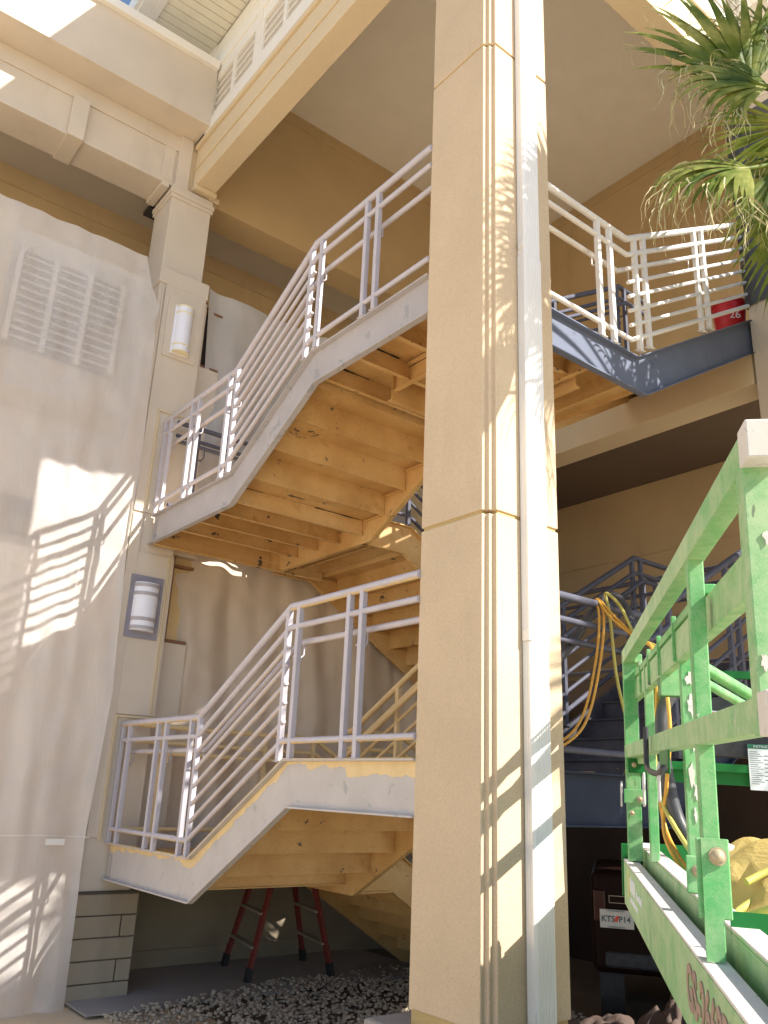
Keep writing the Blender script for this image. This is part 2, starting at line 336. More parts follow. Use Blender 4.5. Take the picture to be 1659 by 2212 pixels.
# ---------------------------------------------------------------- right pillar
t = thing('pillar', 'grey cream pillar at the right edge, its upper half wrapped in dark film', 'pillar', (4.05, 0, G))
MB().box((3.76, -.30, G), (4.34, .27, 8.0)).build('shaft', 'cream_smooth', t, bevel=.008)
b = MB(); P = []
for k in range(60):
    z = 4.50 + 2.2 * k / 59; P.append(z)
vs = []; ring = [(3.745, .285), (3.745, .14), (3.745, -.02), (3.745, -.16), (3.745, -.315), (3.95, -.315), (4.15, -.315), (4.355, -.315), (4.355, .285)]
for z in P:
    for x, y in ring: k = .012 * noise.noise(Vector((x * 6, y * 9, z * 5))); vs.append((x - abs(k), y + k * .3, z + (.05 * y + .03 * noise.noise(Vector((x * 3, y * 4, 0)))) * (1 if z < 4.6 else 0)))
nr = len(ring); b.add(vs, [(i * nr + j, i * nr + (j + 1) % nr, (i + 1) * nr + (j + 1) % nr, (i + 1) * nr + j) for i in range(59) for j in range(nr)], True)
b.build('wrap', 'wrap', t)

# ---------------------------------------------------------------- building: beams, walls, ceilings, roof
t = thing('building', 'cream stucco building with an open corner stair tower and white louvred windows on top', 'building', (2, 4, G))
bld = t
b = MB(); b.box((0, .3, 6.80), (.25, 5.03, 7.43)); b.box((-.02, .3, 7.05), (0, 5.0, 7.07)); b.box((-.035, .3, 7.36), (0, 5.0, 7.43)); b.build('beam', 'cream', t, bevel=.006)
b = MB(); b.box((.26, 0, 6.80), (6.2, .25, 7.43)); b.box((.0, -.035, 7.36), (6.2, 0, 7.43)); b.box((0, 0, 6.80), (.26, .3, 7.43)); b.build('beam', 'cream', t, bevel=.006)
MB().box((-.055, 5.035, 6.735), (.245, 5.55, 8.86)).build('corner_block', 'cream', t)
b = MB(); b.box((-.02, 4.88, 6.735), (.27, 5.03, 6.795)); b.box((.20, 4.95, 6.72), (.34, 5.12, 6.79)); b.build('beam_bracket', 'cream', t, bevel=.005)
b = MB(); b.box((.25, 5.13, 6.80), (6.0, 5.57, 9.0)); b.box((.25, 5.115, 8.72), (5.8, 5.13, 8.80)); b.build('tower_back_wall', 'wall_in', t, bevel=.004)
MB().box((5.77, -.2, G), (5.799, 5.6, .93)).build('lower_wall_cladding', 'wall_dark', t)  # sheet painted near-black to deepen the shade on the lower wall
b = MB(); b.box((5.8, .25, G), (6.0, 5.6, 9.0)); b.box((5.785, .3, 8.72), (5.8, 5.1, 8.80)); b.box((5.785, .3, 3.0), (5.8, 5.1, 3.015)); b.box((5.785, .3, 2.4), (5.8, 5.1, 2.415)); b.build('tower_side_wall', 'wall_in', t)
b = MB(); b.box((.25, .25, 8.99), (5.8, 5.13, 9.1)); b.build('tower_ceiling', 'ceiling', t)
MB().box((.02, .25, 7.43), (.25, 5.13, 9.0)).box((.25, .02, 7.43), (5.8, .25, 9.0)).build('tower_parapet_wall', 'ceiling', t)
# floor slabs
b = MB(); b.box((3.76, .29, 3.72), (4.1, 5.0, 4.05)); b.box((4.1, .29, 4.0), (5.8, 5.13, 4.32)); b.build('floor_beam', 'cream', t, bevel=.005)
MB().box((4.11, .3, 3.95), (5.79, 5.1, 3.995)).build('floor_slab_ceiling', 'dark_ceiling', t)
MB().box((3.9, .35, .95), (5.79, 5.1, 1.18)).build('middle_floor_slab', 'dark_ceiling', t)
# left wing: frieze, parapet, portico
b = MB(); b.box((-9, 5.05, 6.73), (-.02, 5.48, 7.47)); b.box((-9, 5.03, 7.25), (-.06, 5.05, 7.47)); b.box((-9, 5.03, 6.73), (-.06, 5.05, 6.775))
for x in (-4.0, -2.8, -1.6): b.box((x + .1, 4.97, 6.70), (x + .28, 5.05, 7.25)); b.box((x + .1, 5.052, 6.70), (x + .28, 5.48, 6.729))
b.box((-.39, 5.03, 6.776), (-.25, 5.049, 7.249)); b.box((-.22, 4.99, 6.727), (-.06, 5.052, 7.465)); b.box((-.38, 5.0, 6.66), (-.285, 5.455, 6.728)); b.build('frieze_beam', 'cream_smooth', t, bevel=.005)
b = MB(); b.box((-9, 4.64, 7.47), (-.02, 5.9, 8.30)); b.build('parapet', 'cream_smooth', t, bevel=.006)
b = MB(); b.box((-9, 4.57, 8.30), (-.03, 4.70, 8.42)); b.build('gutter', 'white', t, bevel=.01)
b = MB(); b.box((-9, 5.48, 7.12), (5.8, 6.6, 7.2)); b.build('portico_ceiling', 'ceiling', t)
b = MB(); b.box((-9, 6.5, G), (5.8, 6.7, 7.15)); b.box((-9, 6.485, 6.86), (5.8, 6.5, 6.87)); b.build('portico_wall', 'wall_in', t)
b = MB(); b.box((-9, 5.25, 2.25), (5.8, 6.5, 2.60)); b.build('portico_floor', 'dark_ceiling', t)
b = MB(); b.box((.29, 5.02, -.95), (.62, 5.2, 1.36)); b.box((.29, 5.02, 2.29), (.62, 5.2, 4.54)); b.box((.29, 5.02, 1.36), (.37, 5.2, 2.29)); b.box((.29, 5.02, 4.54), (.385, 5.2, 5.36)); b.build('side_wall_strip', 'cream_smooth', t, bevel=.004)
for z0, z1, g in ((1.36, 2.29, 'glass_tan'), (4.54, 5.4, 'glass_dark')):
    fr = MB(); fr.box((.37, 5.04, z0), (.395, 5.12, z1)).box((.395, 5.04, z0), (.62, 5.12, z0 + .04)).box((.40, 5.05, z1 - .12), (.62, 5.10, z1 - .09)); fo = fr.build('window', 'brown', t)
    MB().box((.395, 5.13, z0), (.62, 5.14, z1)).build('pane', g, fo)
b = MB(); b.box((.30, 5.80, G), (5.8, 6.0, -.45)); b.box((.30, 5.775, -1.63), (5.8, 5.80, G)); b.box((.30, 5.47, -.62), (5.8, 5.80, -.45)); b.build('low_wall', 'low_wall', t, bevel=.006)
# shuttered windows behind the sheeting
for k, x0 in enumerate((-1.65, -3.1, -4.5)):
    for zz in (4.2,):
        x1 = x0 + 1.15; fr = MB(); fr.box((x0, 5.30, zz), (x1, 5.36, zz + 1.1)); fo = fr.build('window', 'glass_dark', t)
        lv = MB()
        for j in range(11):
            z = zz + .05 + j * .095
            for q in range(3): xa = x0 + .05 + q * .37; lv.add([(xa, 5.25, z), (xa + .30, 5.25, z), (xa + .30, 5.29, z + .05), (xa, 5.29, z + .05)], [(0, 1, 2, 3)])
        for q in range(4): lv.box((x0 + q * .37 - .02, 5.24, zz), (x0 + q * .37 + .03, 5.30, zz + 1.1))
        lv.build('louver', 'white', fo)
b = MB(); b.box((-9, 5.37, G), (-.2, 5.5, 5.6)); b.build('facade_wall', 'cream_smooth', t)
MB().box((-9, 5.28, 3.55), (-.3, 5.37, 3.75)).box((-1.95, 5.2, G), (-1.75, 5.37, 5.6)).build('facade_trim', 'joint', t)
# tower top: windows, siding, soffit, roof
def top_wall(axis):
    def q(u0, d0, z0, u1, d1, z1): return ((d0, u0, z0), (d1, u1, z1)) if axis == 'L' else ((u0, d0, z0), (u1, d1, z1))
    b = MB(); U1 = 5.0 if axis == 'L' else 6.2
    b.box(*q(.05, -.03, 7.43, U1, .02, 7.62)); b.box(*q(.05, -.035, 8.38, U1, .02, 8.50)); b.box(*q(.05, -.02, 8.50, U1, .02, 8.87))
    b.box(*q(.0, -.03, 7.43, .12, .02, 8.87)); b.box(*q(U1 - .22, -.03, 7.43, U1, .02, 8.87))
    n = 4; W = (U1 - .34) / n
    for i in range(n + 1): u = .12 + i * W; b.box(*q(u - .05, -.028, 7.62, u + .05, .02, 8.38))
    for z in (8.60, 8.72): b.box(*q(.05, -.026, z, U1, -.018, z + .012))
    b.build('top_wall_trim', 'white', bld, bevel=.004)
    for i in range(n):
        u0 = .17 + i * W; u1 = .07 + (i + 1) * W
        fr = MB(); fr.box(*q(u0, -.012, 7.62, u0 + .05, .02, 8.38)).box(*q(u1 - .05, -.012, 7.62, u1, .02, 8.38)).box(*q(u0, -.010, 7.62, u1, .02, 7.70)).box(*q(u0, -.010, 8.20, u1, .02, 8.38)).box(*q((u0 + u1) / 2 - .03, -.014, 7.62, (u0 + u1) / 2 + .03, .02, 8.38))
        fo = fr.build('window', 'white', bld, bevel=.003)
        MB().box(*q(u0 + .02, .10, 7.64, u1 - .02, .12, 8.2)).build('pane', 'louver_dark', fo)
        lv = MB()
        for j in range(4):
            z = 7.74 + j * .125; a, c = q(u0 + .05, -.005, z, u1 - .05, .075, z)
            lv.bar(((a[0] + (c[0] if axis == 'L' else a[0])) / 2 if axis == 'L' else a[0], a[1] if axis == 'L' else (a[1] + c[1]) / 2, z), ((a[0] + c[0]) / 2 if axis == 'L' else c[0], c[1] if axis == 'L' else (a[1] + c[1]) / 2, z), .085, .012, (-.75, 0, .65) if axis == 'L' else (0, -.75, .65))
        lv.build('louver', 'white', fo)
top_wall('L'); top_wall('R')
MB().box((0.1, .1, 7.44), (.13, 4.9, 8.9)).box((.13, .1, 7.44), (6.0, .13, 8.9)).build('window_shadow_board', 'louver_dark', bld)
b = MB()
y = -.72
while y < 5.02: b.box((-.77, y, 8.872), (.0, min(y + .112, 5.03), 8.89)); y += .122
b.build('soffit_boards', 'soffit', bld, bevel=.004)
b = MB(); x = 0
while x < 6.2: b.box((x, -.77, 8.872), (x + .112, -.005, 8.89)); x += .122
b.build('soffit_boards', 'soffit', bld, bevel=.004)
b = MB(); b.box((-.86, -.86, 8.85), (-.77, 5.04, 8.90)); b.box((-1.0, -1.0, 8.86), (-.86, 6.0, 8.90)); b.box((-.02, -.02, 8.84), (.0, 5.0, 8.872)); b.box((-1.05, -1.0, 8.88), (-.98, 6.0, 9.15)); b.box((-.98, -1.05, 8.88), (6.4, -.98, 9.15)); b.box((-.77, -.86, 8.85), (6.4, -.77, 8.90)); b.box((-.77, 5.03, 8.85), (0, 5.12, 8.90)); b.build('roof_fascia', 'white', bld, bevel=.006)
MB().box((-1.0, -1.0, 8.905), (6.4, 6.0, 9.3)).build('roof', 'white', bld)

# ---------------------------------------------------------------- stairs
def mapL(u, v, z): return Vector((v, u, z))              # u along +Y, v inward +X
def mapR(u, v, z): return Vector((u, v, z))
def stringer(mp, pts, v, depth, out, name, mat, parent, flange=.05, th=.008, fmat=None, lip=True):
    """pts: (u, ztop) line; C channel, web at v, flanges reach outward by `out` (signed)"""
    b = MB(); low = []
    n = len(pts)
    for i, (u, z) in enumerate(pts):
        if 0 < i < n - 1:
            s1 = (pts[i][1] - pts[i - 1][1]) / (pts[i][0] - pts[i - 1][0]); s2 = (pts[i + 1][1] - pts[i][1]) / (pts[i + 1][0] - pts[i][0])
            a1, a2 = math.atan(s1), math.atan(s2); h = (a1 + a2) / 2; L = depth / math.cos((a1 - a2) / 2)
            low.append((u + math.sin(h) * L, z - math.cos(h) * L))
        else: low.append((u, z - depth))
    for i in range(n - 1):
        A, B_ = pts[i], pts[i + 1]; a, c = low[i], low[i + 1]
        b.prism([mp(A[0], v, A[1]), mp(B_[0], v, B_[1]), mp(c[0], v, c[1]), mp(a[0], v, a[1])], mp(0, th, 0) if out < 0 else mp(0, -th, 0))
        if lip:
            for P, Q, sg in ((A, B_, -1), (a, c, 1)):
                b.prism([mp(P[0], v, P[1]), mp(Q[0], v, Q[1]), mp(Q[0], v + out, Q[1]), mp(P[0], v + out, P[1])], (0, 0, sg * .012))
    return b.build(name, mat, parent, bevel=.002)
def flight(name, label, mp, pts, v0, v1, nr, depth=.31, umat='tan', smat='primer', end_far=True, group=None, oldpaint=False, joists=True):
    """pts knees of the stringer top from the low landing to the high landing (u values any direction)"""
    base = mp((pts[0][0] + pts[-1][0]) / 2, (v0 + v1) / 2, min(p[1] for p in pts) - depth)
    t = thing(name, label, 'staircase', base, group)
    stringer(mp, pts, v0, depth, -.045, 'stringer', smat, t)
    stringer(mp, pts, v1, depth, .045, 'stringer', umat, t)
    (uA, zA), (uB, zB), (uC, zC), (uD, zD) = pts
    d = .05; sg = 1 if uC > uB else -1
    # landings: pan plate + joists
    for k, (a, c, z) in enumerate(((uA, uB, zA), (uC, uD, zC))):
        b = MB(); lo, hi = min(a, c), max(a, c); p0 = mp(lo, v0 + .01, z - d - .02); p1 = mp(hi, v1 - .01, z - d)
        b.box(p0, p1); b.build('landing', umat, t)
        if joists:
            nj = max(2, int((hi - lo) / .38))
            for j in range(nj + 1):
                u = lo + .04 + (hi - lo - .08) * j / nj; jb = MB(); jb.box(mp(u - .005, v0 + .01, z - depth * .72), mp(u + .005, v1 - .01, z - d - .021)); jb.box(mp(u - .035, v0 + .01, z - depth * .72 - .008), mp(u + .005, v1 - .01, z - depth * .72)); jb.build('joist', umat, t)
                q = []; m = 40; zz = z - d - .0235; cr = MB()
                for i in range(m):
                    vv = v0 + .05 + (v1 - v0 - .1) * i / (m - 1); q.append((vv, .004 + .016 * max(0, noise.noise(Vector((vv * 7, u * 7, z))))))
                for i in range(m - 1):
                    if noise.noise(Vector((q[i][0] * 1.6, u * 3, z + 9))) < -.05:
                        if cr.v: cr.build('paint_crack', 'crack', t); cr = MB()
                        continue
                    a0, a1, b0, b1 = q[i][0], q[i + 1][0], q[i][1], q[i + 1][1]; n0 = len(cr.v)
                    if not cr.v: cr.v += [Vector(mp(u - .007 - b0, a0, zz)), Vector(mp(u - .007, a0, zz)), Vector(mp(u - .0075, a0, zz - b0 * .7))]; n0 = 3
                    cr.v += [Vector(mp(u - .007 - b1, a1, zz)), Vector(mp(u - .007, a1, zz)), Vector(mp(u - .0075, a1, zz - b1 * .7))]
                    cr.f += [(n0 - 3, n0 - 2, n0 + 1, n0), (n0 - 2, n0 - 1, n0 + 2, n0 + 1)]; cr.sm += [False, False]
                if cr.v: cr.build('paint_crack', 'crack', t)
    rise = (zC - zB) / nr; run = (uC - uB) / nr
    for i in range(nr):
        u0 = uB + run * (i + 1); z0 = zB - d + rise * i; b = MB()
        if i == 0: b.box(mp(uB, v0 + .012, z0 - .02), mp(u0, v1 - .012, z0 - .0005))
        b.box(mp(u0 - .004, v0 + .012, z0 - .055), mp(u0 + .004, v1 - .012, z0 + rise))
        z2 = z0 + rise
        if i < nr - 1: b.box(mp(u0, v0 + .012, z2 - .008), mp(u0 + run, v1 - .012, z2)); b.box(mp(u0, v0 + .012, z2 - .008), mp(u0 - .03 * sg, v1 - .012, z2 + .004))
        for vv in (v0 + .03, v1 - .03): b.box(mp(u0 - run * .9, vv - .016, z0 - .05), mp(u0 - run * .05, vv + .016, z0 - .044))
        b.build('tread', umat, t)
    if oldpaint:
        b = MB(); segs = []
        for (a, c) in ((0, 1), (1, 2), (2, 3)):
            A, C_ = pts[a], pts[c]; L = math.hypot(C_[0] - A[0], C_[1] - A[1]); m = int(L / .022)
            for i in range(m):
                def pt(k): f = k / m; return (A[0] + (C_[0] - A[0]) * f, A[1] + (C_[1] - A[1]) * f)
                def wd(P):
                    base = .03 + .045 * noise.noise(Vector((P[0] * 6, 3.3, 0))) + .018 * noise.noise(Vector((P[0] * 26, 1.3, 0)))
                    if P[0] < 1.25: base += .045
                    if 2.6 < P[0] < 3.35: base += .035
                    if 4.5 < P[0]: base += .02
                    return max(.006, base)
                p, q = pt(i), pt(i + 1); b.add([mp(p[0], v0 - .0015, p[1] - .013), mp(q[0], v0 - .0015, q[1] - .013), mp(q[0], v0 - .0015, q[1] - .013 - wd(q)), mp(p[0], v0 - .0015, p[1] - .013 - wd(p))], [(0, 1, 2, 3)])
        b.build('old_paint', 'old_paint', t, label='ragged strip of old cream paint left along the top edge')
        b = MB()
        for (a, c) in ((0, 1), (1, 2), (2, 3)):
            A, C_ = pts[a], pts[c]; b.prism([mp(A[0], v0, A[1] + .0005), mp(C_[0], v0, C_[1] + .0005), mp(C_[0], v0 - .047, C_[1] + .0005), mp(A[0], v0 - .047, A[1] + .0005)], (0, 0, .003))
        b.build('top_flange_paint', 'old_paint', t)
    return t
DZ = 3.12
LU = [(4.85, 2.60), (3.20, 2.60), (1.98, 3.31), (.57, 3.31)]
LLo = [(4.85, -.54), (3.20, -.54), (1.93, .18), (.57, .18)]
flight('stair_flight', 'upper grey steel stair flight with tan peeling underside left of the middle pillar', mapL, LU, 0.03, 1.52, 4)
flight('stair_flight', 'lower left stair flight with spotted grey stringer edged in old cream paint', mapL, LLo, 0.03, 1.52, 4, smat='primer_low', oldpaint=True)
RU = [(.575, 3.27), (1.88, 3.27), (3.74, 4.37)]
def flightR(name, label, pts, v0, v1, nr, umat, smat, low=False):
    p = [pts[0], pts[1], pts[2], (pts[2][0] + .38, pts[2][1])]
    return flight(name, label, mapR, p, v0, v1, nr, umat=umat, smat=smat)
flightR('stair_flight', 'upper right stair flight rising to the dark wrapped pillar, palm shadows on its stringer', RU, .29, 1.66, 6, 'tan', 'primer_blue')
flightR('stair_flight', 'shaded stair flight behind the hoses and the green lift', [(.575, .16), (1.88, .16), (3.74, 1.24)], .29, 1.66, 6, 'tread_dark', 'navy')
# flights along the back wall, rising to the left landing (u decreasing)
for k, (z0, lab) in enumerate(((2.60, 'tan back stair flight seen between the two left railings'), (-.54, 'lowest stair flight behind the stepladder, climbing from the ground'))):
    pts = [(5.0, z0 - 1.34), (4.35, z0 - 1.34), (2.12, z0), (1.52, z0)]
    flight('stair_flight', lab, mapR, pts, 3.25, 4.92, 8, smat='tan')
# end channel under the left landings
for z0, lab in ((2.60, 'tan end beam of the upper left landing'), (-.54, 'tan end beam of the lower left landing')):
    tt = thing('landing_beam', lab, 'beam', (.9, 4.82, z0 - .31)); MB().box((.03, 4.78, z0 - .32), (2.1, 4.79, z0 - .05)).box((.03, 4.74, z0 - .325), (2.1, 4.79, z0 - .312)).build('web', 'tan', tt)
    MB().box((.30, 4.79, z0 - .30), (.42, 4.86, z0 - .12)).build('bracket', 'tan', tt)

# ---------------------------------------------------------------- railings
def railing(label, mp, pts, v, posts, mat, side=1, hand=True, hmat=None, group='stair railings', inc=(1,), low_cream=False, rungs=5, tr=.026, hv=.085):
    cu = sum(p[0] for p in pts) / len(pts); t = thing('railing', label, 'railing', mp(cu, v, min(p[1] for p in pts)), group); off = Vector(mp(0, 1, 0)) * side
    def line(h, dv=0): return [mp(u, v + dv, z + h) for u, z in pts]
    MB().tube(line(1.05), tr).build('top_rail', mat, t); MB().tube(line(.90), .0205).build('middle_rail', mat, t); MB().tube(line(.12), .020).build('bottom_rail', mat, t)
    for seg in inc:
        (u0, z0), (u1, z1) = pts[seg], pts[seg + 1]; ps = sorted([p for p in posts if min(u0, u1) - .12 < p < max(u0, u1) + .12])
        a, c = (min(u0, u1), max(u0, u1))
        for k in range(rungs):
            h = .12 + (.90 - .12) * (k + 1) / (rungs + 1); MB().tube([mp(u0, v, z0 + h), mp(u1, v, z1 + h)], .0165, 10).build('rung', mat, t)
    def zat(u):
        for (u0, z0), (u1, z1) in zip(pts, pts[1:]):
            if min(u0, u1) - 1e-6 <= u <= max(u0, u1) + 1e-6: return z0 + (z1 - z0) * (u - u0) / (u1 - u0)
        return pts[0][1] if abs(u - pts[0][0]) < abs(u - pts[-1][0]) else pts[-1][1]
    for u in posts:
        z = zat(u); b = MB(); b.box(mp(u - .020, v - .019, z - .005), mp(u + .020, v + .019, z + 1.04)); b.box(mp(u - .038, v - .026, z + .0), mp(u + .038, v + .026, z + .007)); b.build('post', mat, t, bevel=.003)
    if hand:
        hm = hmat or mat; hl = [mp(u, v + side * hv, z + .80) for u, z in pts]; MB().tube(hl, .021).build('handrail', hm, t)
        for u in posts[::2]:
            z = zat(u) + .80; P = mp(u + .05, v + side * hv, z); Q = mp(u + .05, v, z - .10)
            MB().tube([P, P + Vector((0, 0, -.09)), P + Vector((0, 0, -.11)) + off * -.02, Q + Vector((0, 0, -.01)), mp(u + .02, v, z - .10)], .006, 6).build('bracket', hm, t)
    if low_cream:                                        # strip of unpainted old cream left under the tubes
        for h, r in ((1.05, tr), (.12, .020)) + tuple((.12 + .78 * (k + 1) / (rungs + 1), .0165) for k in range(rungs)):
            segs = list(zip(pts, pts[1:])) if h in (1.05, .12) else [(pts[1], pts[2])]
            for (u0, z0), (u1, z1) in segs:
                b = MB(); m = max(4, int(abs(u1 - u0) / .03)); vs = []
                for i in range(m + 1):
                    f = i / m; P = mp(u0 + (u1 - u0) * f, v, z0 + (z1 - z0) * f + h); wob = .25 * noise.noise(Vector((f * 14 + h * 7, u0, h * 3)))
                    for a in (-40 + wob * 60, -65, -90, -112, -138 + wob * 90): vs.append(P + Vector(mp(0, 1, 0)) * -math.cos(R(a)) * (r + .0012) * -1 + Vector((0, 0, 1)) * math.sin(R(a)) * (r + .0012))
                b.add(vs, [(i * 5 + j, i * 5 + j + 1, (i + 1) * 5 + j + 1, (i + 1) * 5 + j) for i in range(m) for j in range(4)], True); b.build('old_paint', 'old_paint', t)
    return t
LP = [1.17, 1.31, 1.93, 2.08, 3.24, 3.38, 4.01, 4.15, 4.66, 4.80]
railing('pale lilac grey railing of the upper left stair flight', mapL, [(4.85, 2.60), (3.27, 2.60), (2.02, 3.31), (.57, 3.31)], 0.0, LP, 'primer_lilac')
railing('lower left railing, lilac grey with cream paint left under its tubes', mapL, [(4.87, -.54), (3.25, -.54), (1.97, .18), (.57, .18)], 0.0, [1.12, 1.26, 1.86, 2.0, 3.24, 3.38, 3.86, 4.03, 4.66, 4.84], 'primer_lilac', low_cream=True)
railing('sunlit white railing of the upper right stair flight', mapR, [(.575, 3.27), (1.82, 3.27), (3.74, 4.40)], .26, [1.45, 1.60, 1.93, 2.06, 2.87, 3.0], 'rail_white', hv=.10)
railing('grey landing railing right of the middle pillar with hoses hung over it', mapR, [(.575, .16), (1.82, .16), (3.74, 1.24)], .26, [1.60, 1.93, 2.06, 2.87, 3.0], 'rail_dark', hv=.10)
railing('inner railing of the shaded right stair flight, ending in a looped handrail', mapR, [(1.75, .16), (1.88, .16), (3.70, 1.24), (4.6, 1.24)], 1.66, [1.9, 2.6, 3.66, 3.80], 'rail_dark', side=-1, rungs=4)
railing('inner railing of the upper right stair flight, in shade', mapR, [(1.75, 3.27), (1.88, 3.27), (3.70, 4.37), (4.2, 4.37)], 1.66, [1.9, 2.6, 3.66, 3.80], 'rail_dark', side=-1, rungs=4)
railing('cream inner railing of the lower left stair flight', mapL, [(3.35, -.54), (3.25, -.54), (1.97, .18), (1.75, .18)], 1.52, [3.2, 2.6, 2.0], 'old_paint', side=-1, rungs=4)
railing('inner railing of the upper left stair flight, mostly hidden', mapL, [(3.35, 2.60), (3.25, 2.60), (1.97, 3.31), (1.75, 3.31)], 1.52, [3.2, 2.6, 2.0], 'rail_dark', side=-1, rungs=4)
for z0, lab in ((2.60, 'wall side railing behind the upper left landing'), (-.54, 'wall side railing behind the lower left landing')):
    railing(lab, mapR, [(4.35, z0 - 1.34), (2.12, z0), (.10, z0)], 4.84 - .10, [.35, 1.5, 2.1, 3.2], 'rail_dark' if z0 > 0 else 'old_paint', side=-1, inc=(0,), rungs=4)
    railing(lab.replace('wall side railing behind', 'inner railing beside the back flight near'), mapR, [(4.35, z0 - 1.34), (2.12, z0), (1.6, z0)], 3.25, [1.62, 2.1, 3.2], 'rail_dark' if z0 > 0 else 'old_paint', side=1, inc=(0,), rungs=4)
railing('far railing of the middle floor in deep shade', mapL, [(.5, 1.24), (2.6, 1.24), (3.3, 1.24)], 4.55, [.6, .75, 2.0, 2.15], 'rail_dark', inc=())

# ---------------------------------------------------------------- wall lamps
def sconce(label, z0, z1, masked):
    t = thing('wall_lamp', label, 'wall lamp', (0, 4.80, z0), 'wall lamps on the left pillar'); cx = .04; w_ = .095 if not masked else .125; yb = 4.834 if not masked else 4.849
    if masked: MB().box((cx - .17, yb - .012, z0 - .05), (cx + .17, yb, z1 + .06)).build('masking', 'masked', t)
    else: MB().box((cx - .11, yb - .02, z0 + .0), (cx + .10, yb, z1 - .0)).build('backplate', 'lamp_white', t, bevel=.004)
    def half(r, za, zb, dp): 
        pr = [(cx + r * math.cos(math.pi * i / 16), yb - .012 - dp * math.sin(math.pi * i / 16)) for i in range(17)]
        b = MB(); n = 17; vs = [(x, y, za) for x, y in pr] + [(x, y, zb) for x, y in pr]; b.add(vs, [(i, i + 1, i + 1 + n, i + n) for i in range(n - 1)], True); b.add(vs[:n], [tuple(range(n))]); b.add(vs[n:], [tuple(range(n - 1, -1, -1))]); return b
    half(w_, z0 + .02, z1 - .02, .10).build('diffuser', 'lamp_white', t)
    for z in (z0 + .01, z0 + .09, z1 - .11, z1 - .03) if not masked else (z0 + .03, z0 + .115, z1 - .15, z1 - .065): half(w_ + .006, z, z + (.018 if not masked else .035), .106).build('band', 'lamp_cream' if not masked else 'lamp_band', t)
    return t
sconce('upper wall lamp, bare white half cylinder with cream rims', 4.47, 5.07, False)
sconce('lower wall lamp masked with grey film around its white half cylinder', 1.38, 1.90, True)

# ---------------------------------------------------------------- plastic sheeting and canvas
def sheet(name, mat, label, cat, edgeL, edgeR, zt, zb, Y, nu=70, nv=110, amp=.05, fold=7, seed=0, sag=0, topdrop=None, ledge=None):
    """vertical sheet in the plane Y; edgeL/edgeR functions z->x"""
    vs = []; 
    for j in range(nv + 1):
        for i in range(nu + 1):
            f = i / nu; g = j / nv
            x_est = edgeL(zt) + (edgeR(zt) - edgeL(zt)) * f
            top = zt - (topdrop(x_est) if topdrop else 0); z = top + (zb - top) * g
            x = edgeL(z) + (edgeR(z) - edgeL(z)) * f
            k = .35 + .65 * min(1, g * 1.6)
            d = amp * k * (-1.1 * abs(noise.noise(Vector((x * fold * .8 + z * .35, z * .22, seed + 2)))) + noise.noise(Vector((x * fold, z * .35 + seed, seed))) + .45 * noise.noise(Vector((x * fold * 2.3, z * 1.2, seed + 4)))) + .02 * noise.noise(Vector((x * 5, z * 5, seed + 9)))
            vs.append((x + d * .3, Y + d, z))
    b = MB(); b.add(vs, [(j * (nu + 1) + i, j * (nu + 1) + i + 1, (j + 1) * (nu + 1) + i + 1, (j + 1) * (nu + 1) + i) for j in range(nv) for i in range(nu)], True)
    return tag(b.build(name, mat), label, cat)
def eR(z):
    pts = [(-1.83, -.24), (-.46, -.27), (.76, -.21), (2.33, -.28), (3.08, -.25), (4.5, -.30), (4.67, -.34), (4.86, -.29), (5.1, -.42), (5.41, -.51), (6, -.51)]
    for (a, x0), (c, x1) in zip(pts, pts[1:]):
        if z <= c: return x0 + (x1 - x0) * max(0, (z - a) / (c - a))
    return pts[-1][1]
ps = sheet('plastic_sheet', 'plastic', 'large milky plastic sheet hanging over the left facade, railing shadow on it', 'plastic sheet', lambda z: -5.2, eR, 5.42, G + .0, 4.70, nu=170, nv=120, amp=.07, fold=3.2)
ZS = -.48
b = MB(); vs = []
for i in range(120):
    x = -5.1 + 4.85 * i / 119; zz = ZS + .015 * noise.noise(Vector((x * 2, 0, 0)))
    d = .07 * (.35 + .65) * (-1.1 * abs(noise.noise(Vector((x * 3.2 * .8 + zz * .35, zz * .22, 2)))) + noise.noise(Vector((x * 3.2, zz * .35, 0))) + .45 * noise.noise(Vector((x * 3.2 * 2.3, zz * 1.2, 4)))) + .02 * noise.noise(Vector((x * 5, zz * 5, 9)))
    vs += [(x, 4.694 + d, zz), (x, 4.694 + d, zz + .006)]
b.add(vs, [(i * 2, i * 2 + 2, i * 2 + 3, i * 2 + 1) for i in range(119)], True); b.build('taped_seam', 'white', ps)
MB().box((-.635, 4.60, -.545), (-.475, 4.606, -.495)).build('tape', 'white', ps)
sheet('canvas_cloth', 'canvas_light', 'pale canvas cloth hanging behind the upper left railing', 'cloth', lambda z: .40 + .06 * (5.5 - z), lambda z: 3.6, 5.58, 2.45, 5.05, nu=120, nv=70, amp=.17, fold=2.0, seed=5)
sheet('canvas_cloth', 'canvas', 'tan canvas cloth hanging behind the lower left railing', 'cloth', lambda z: .46 + .07 * max(0, (2.3 - z) / 3), lambda z: 4.2, 2.52, -.95, 5.20, nu=150, nv=90, amp=.26, fold=1.7, seed=11)

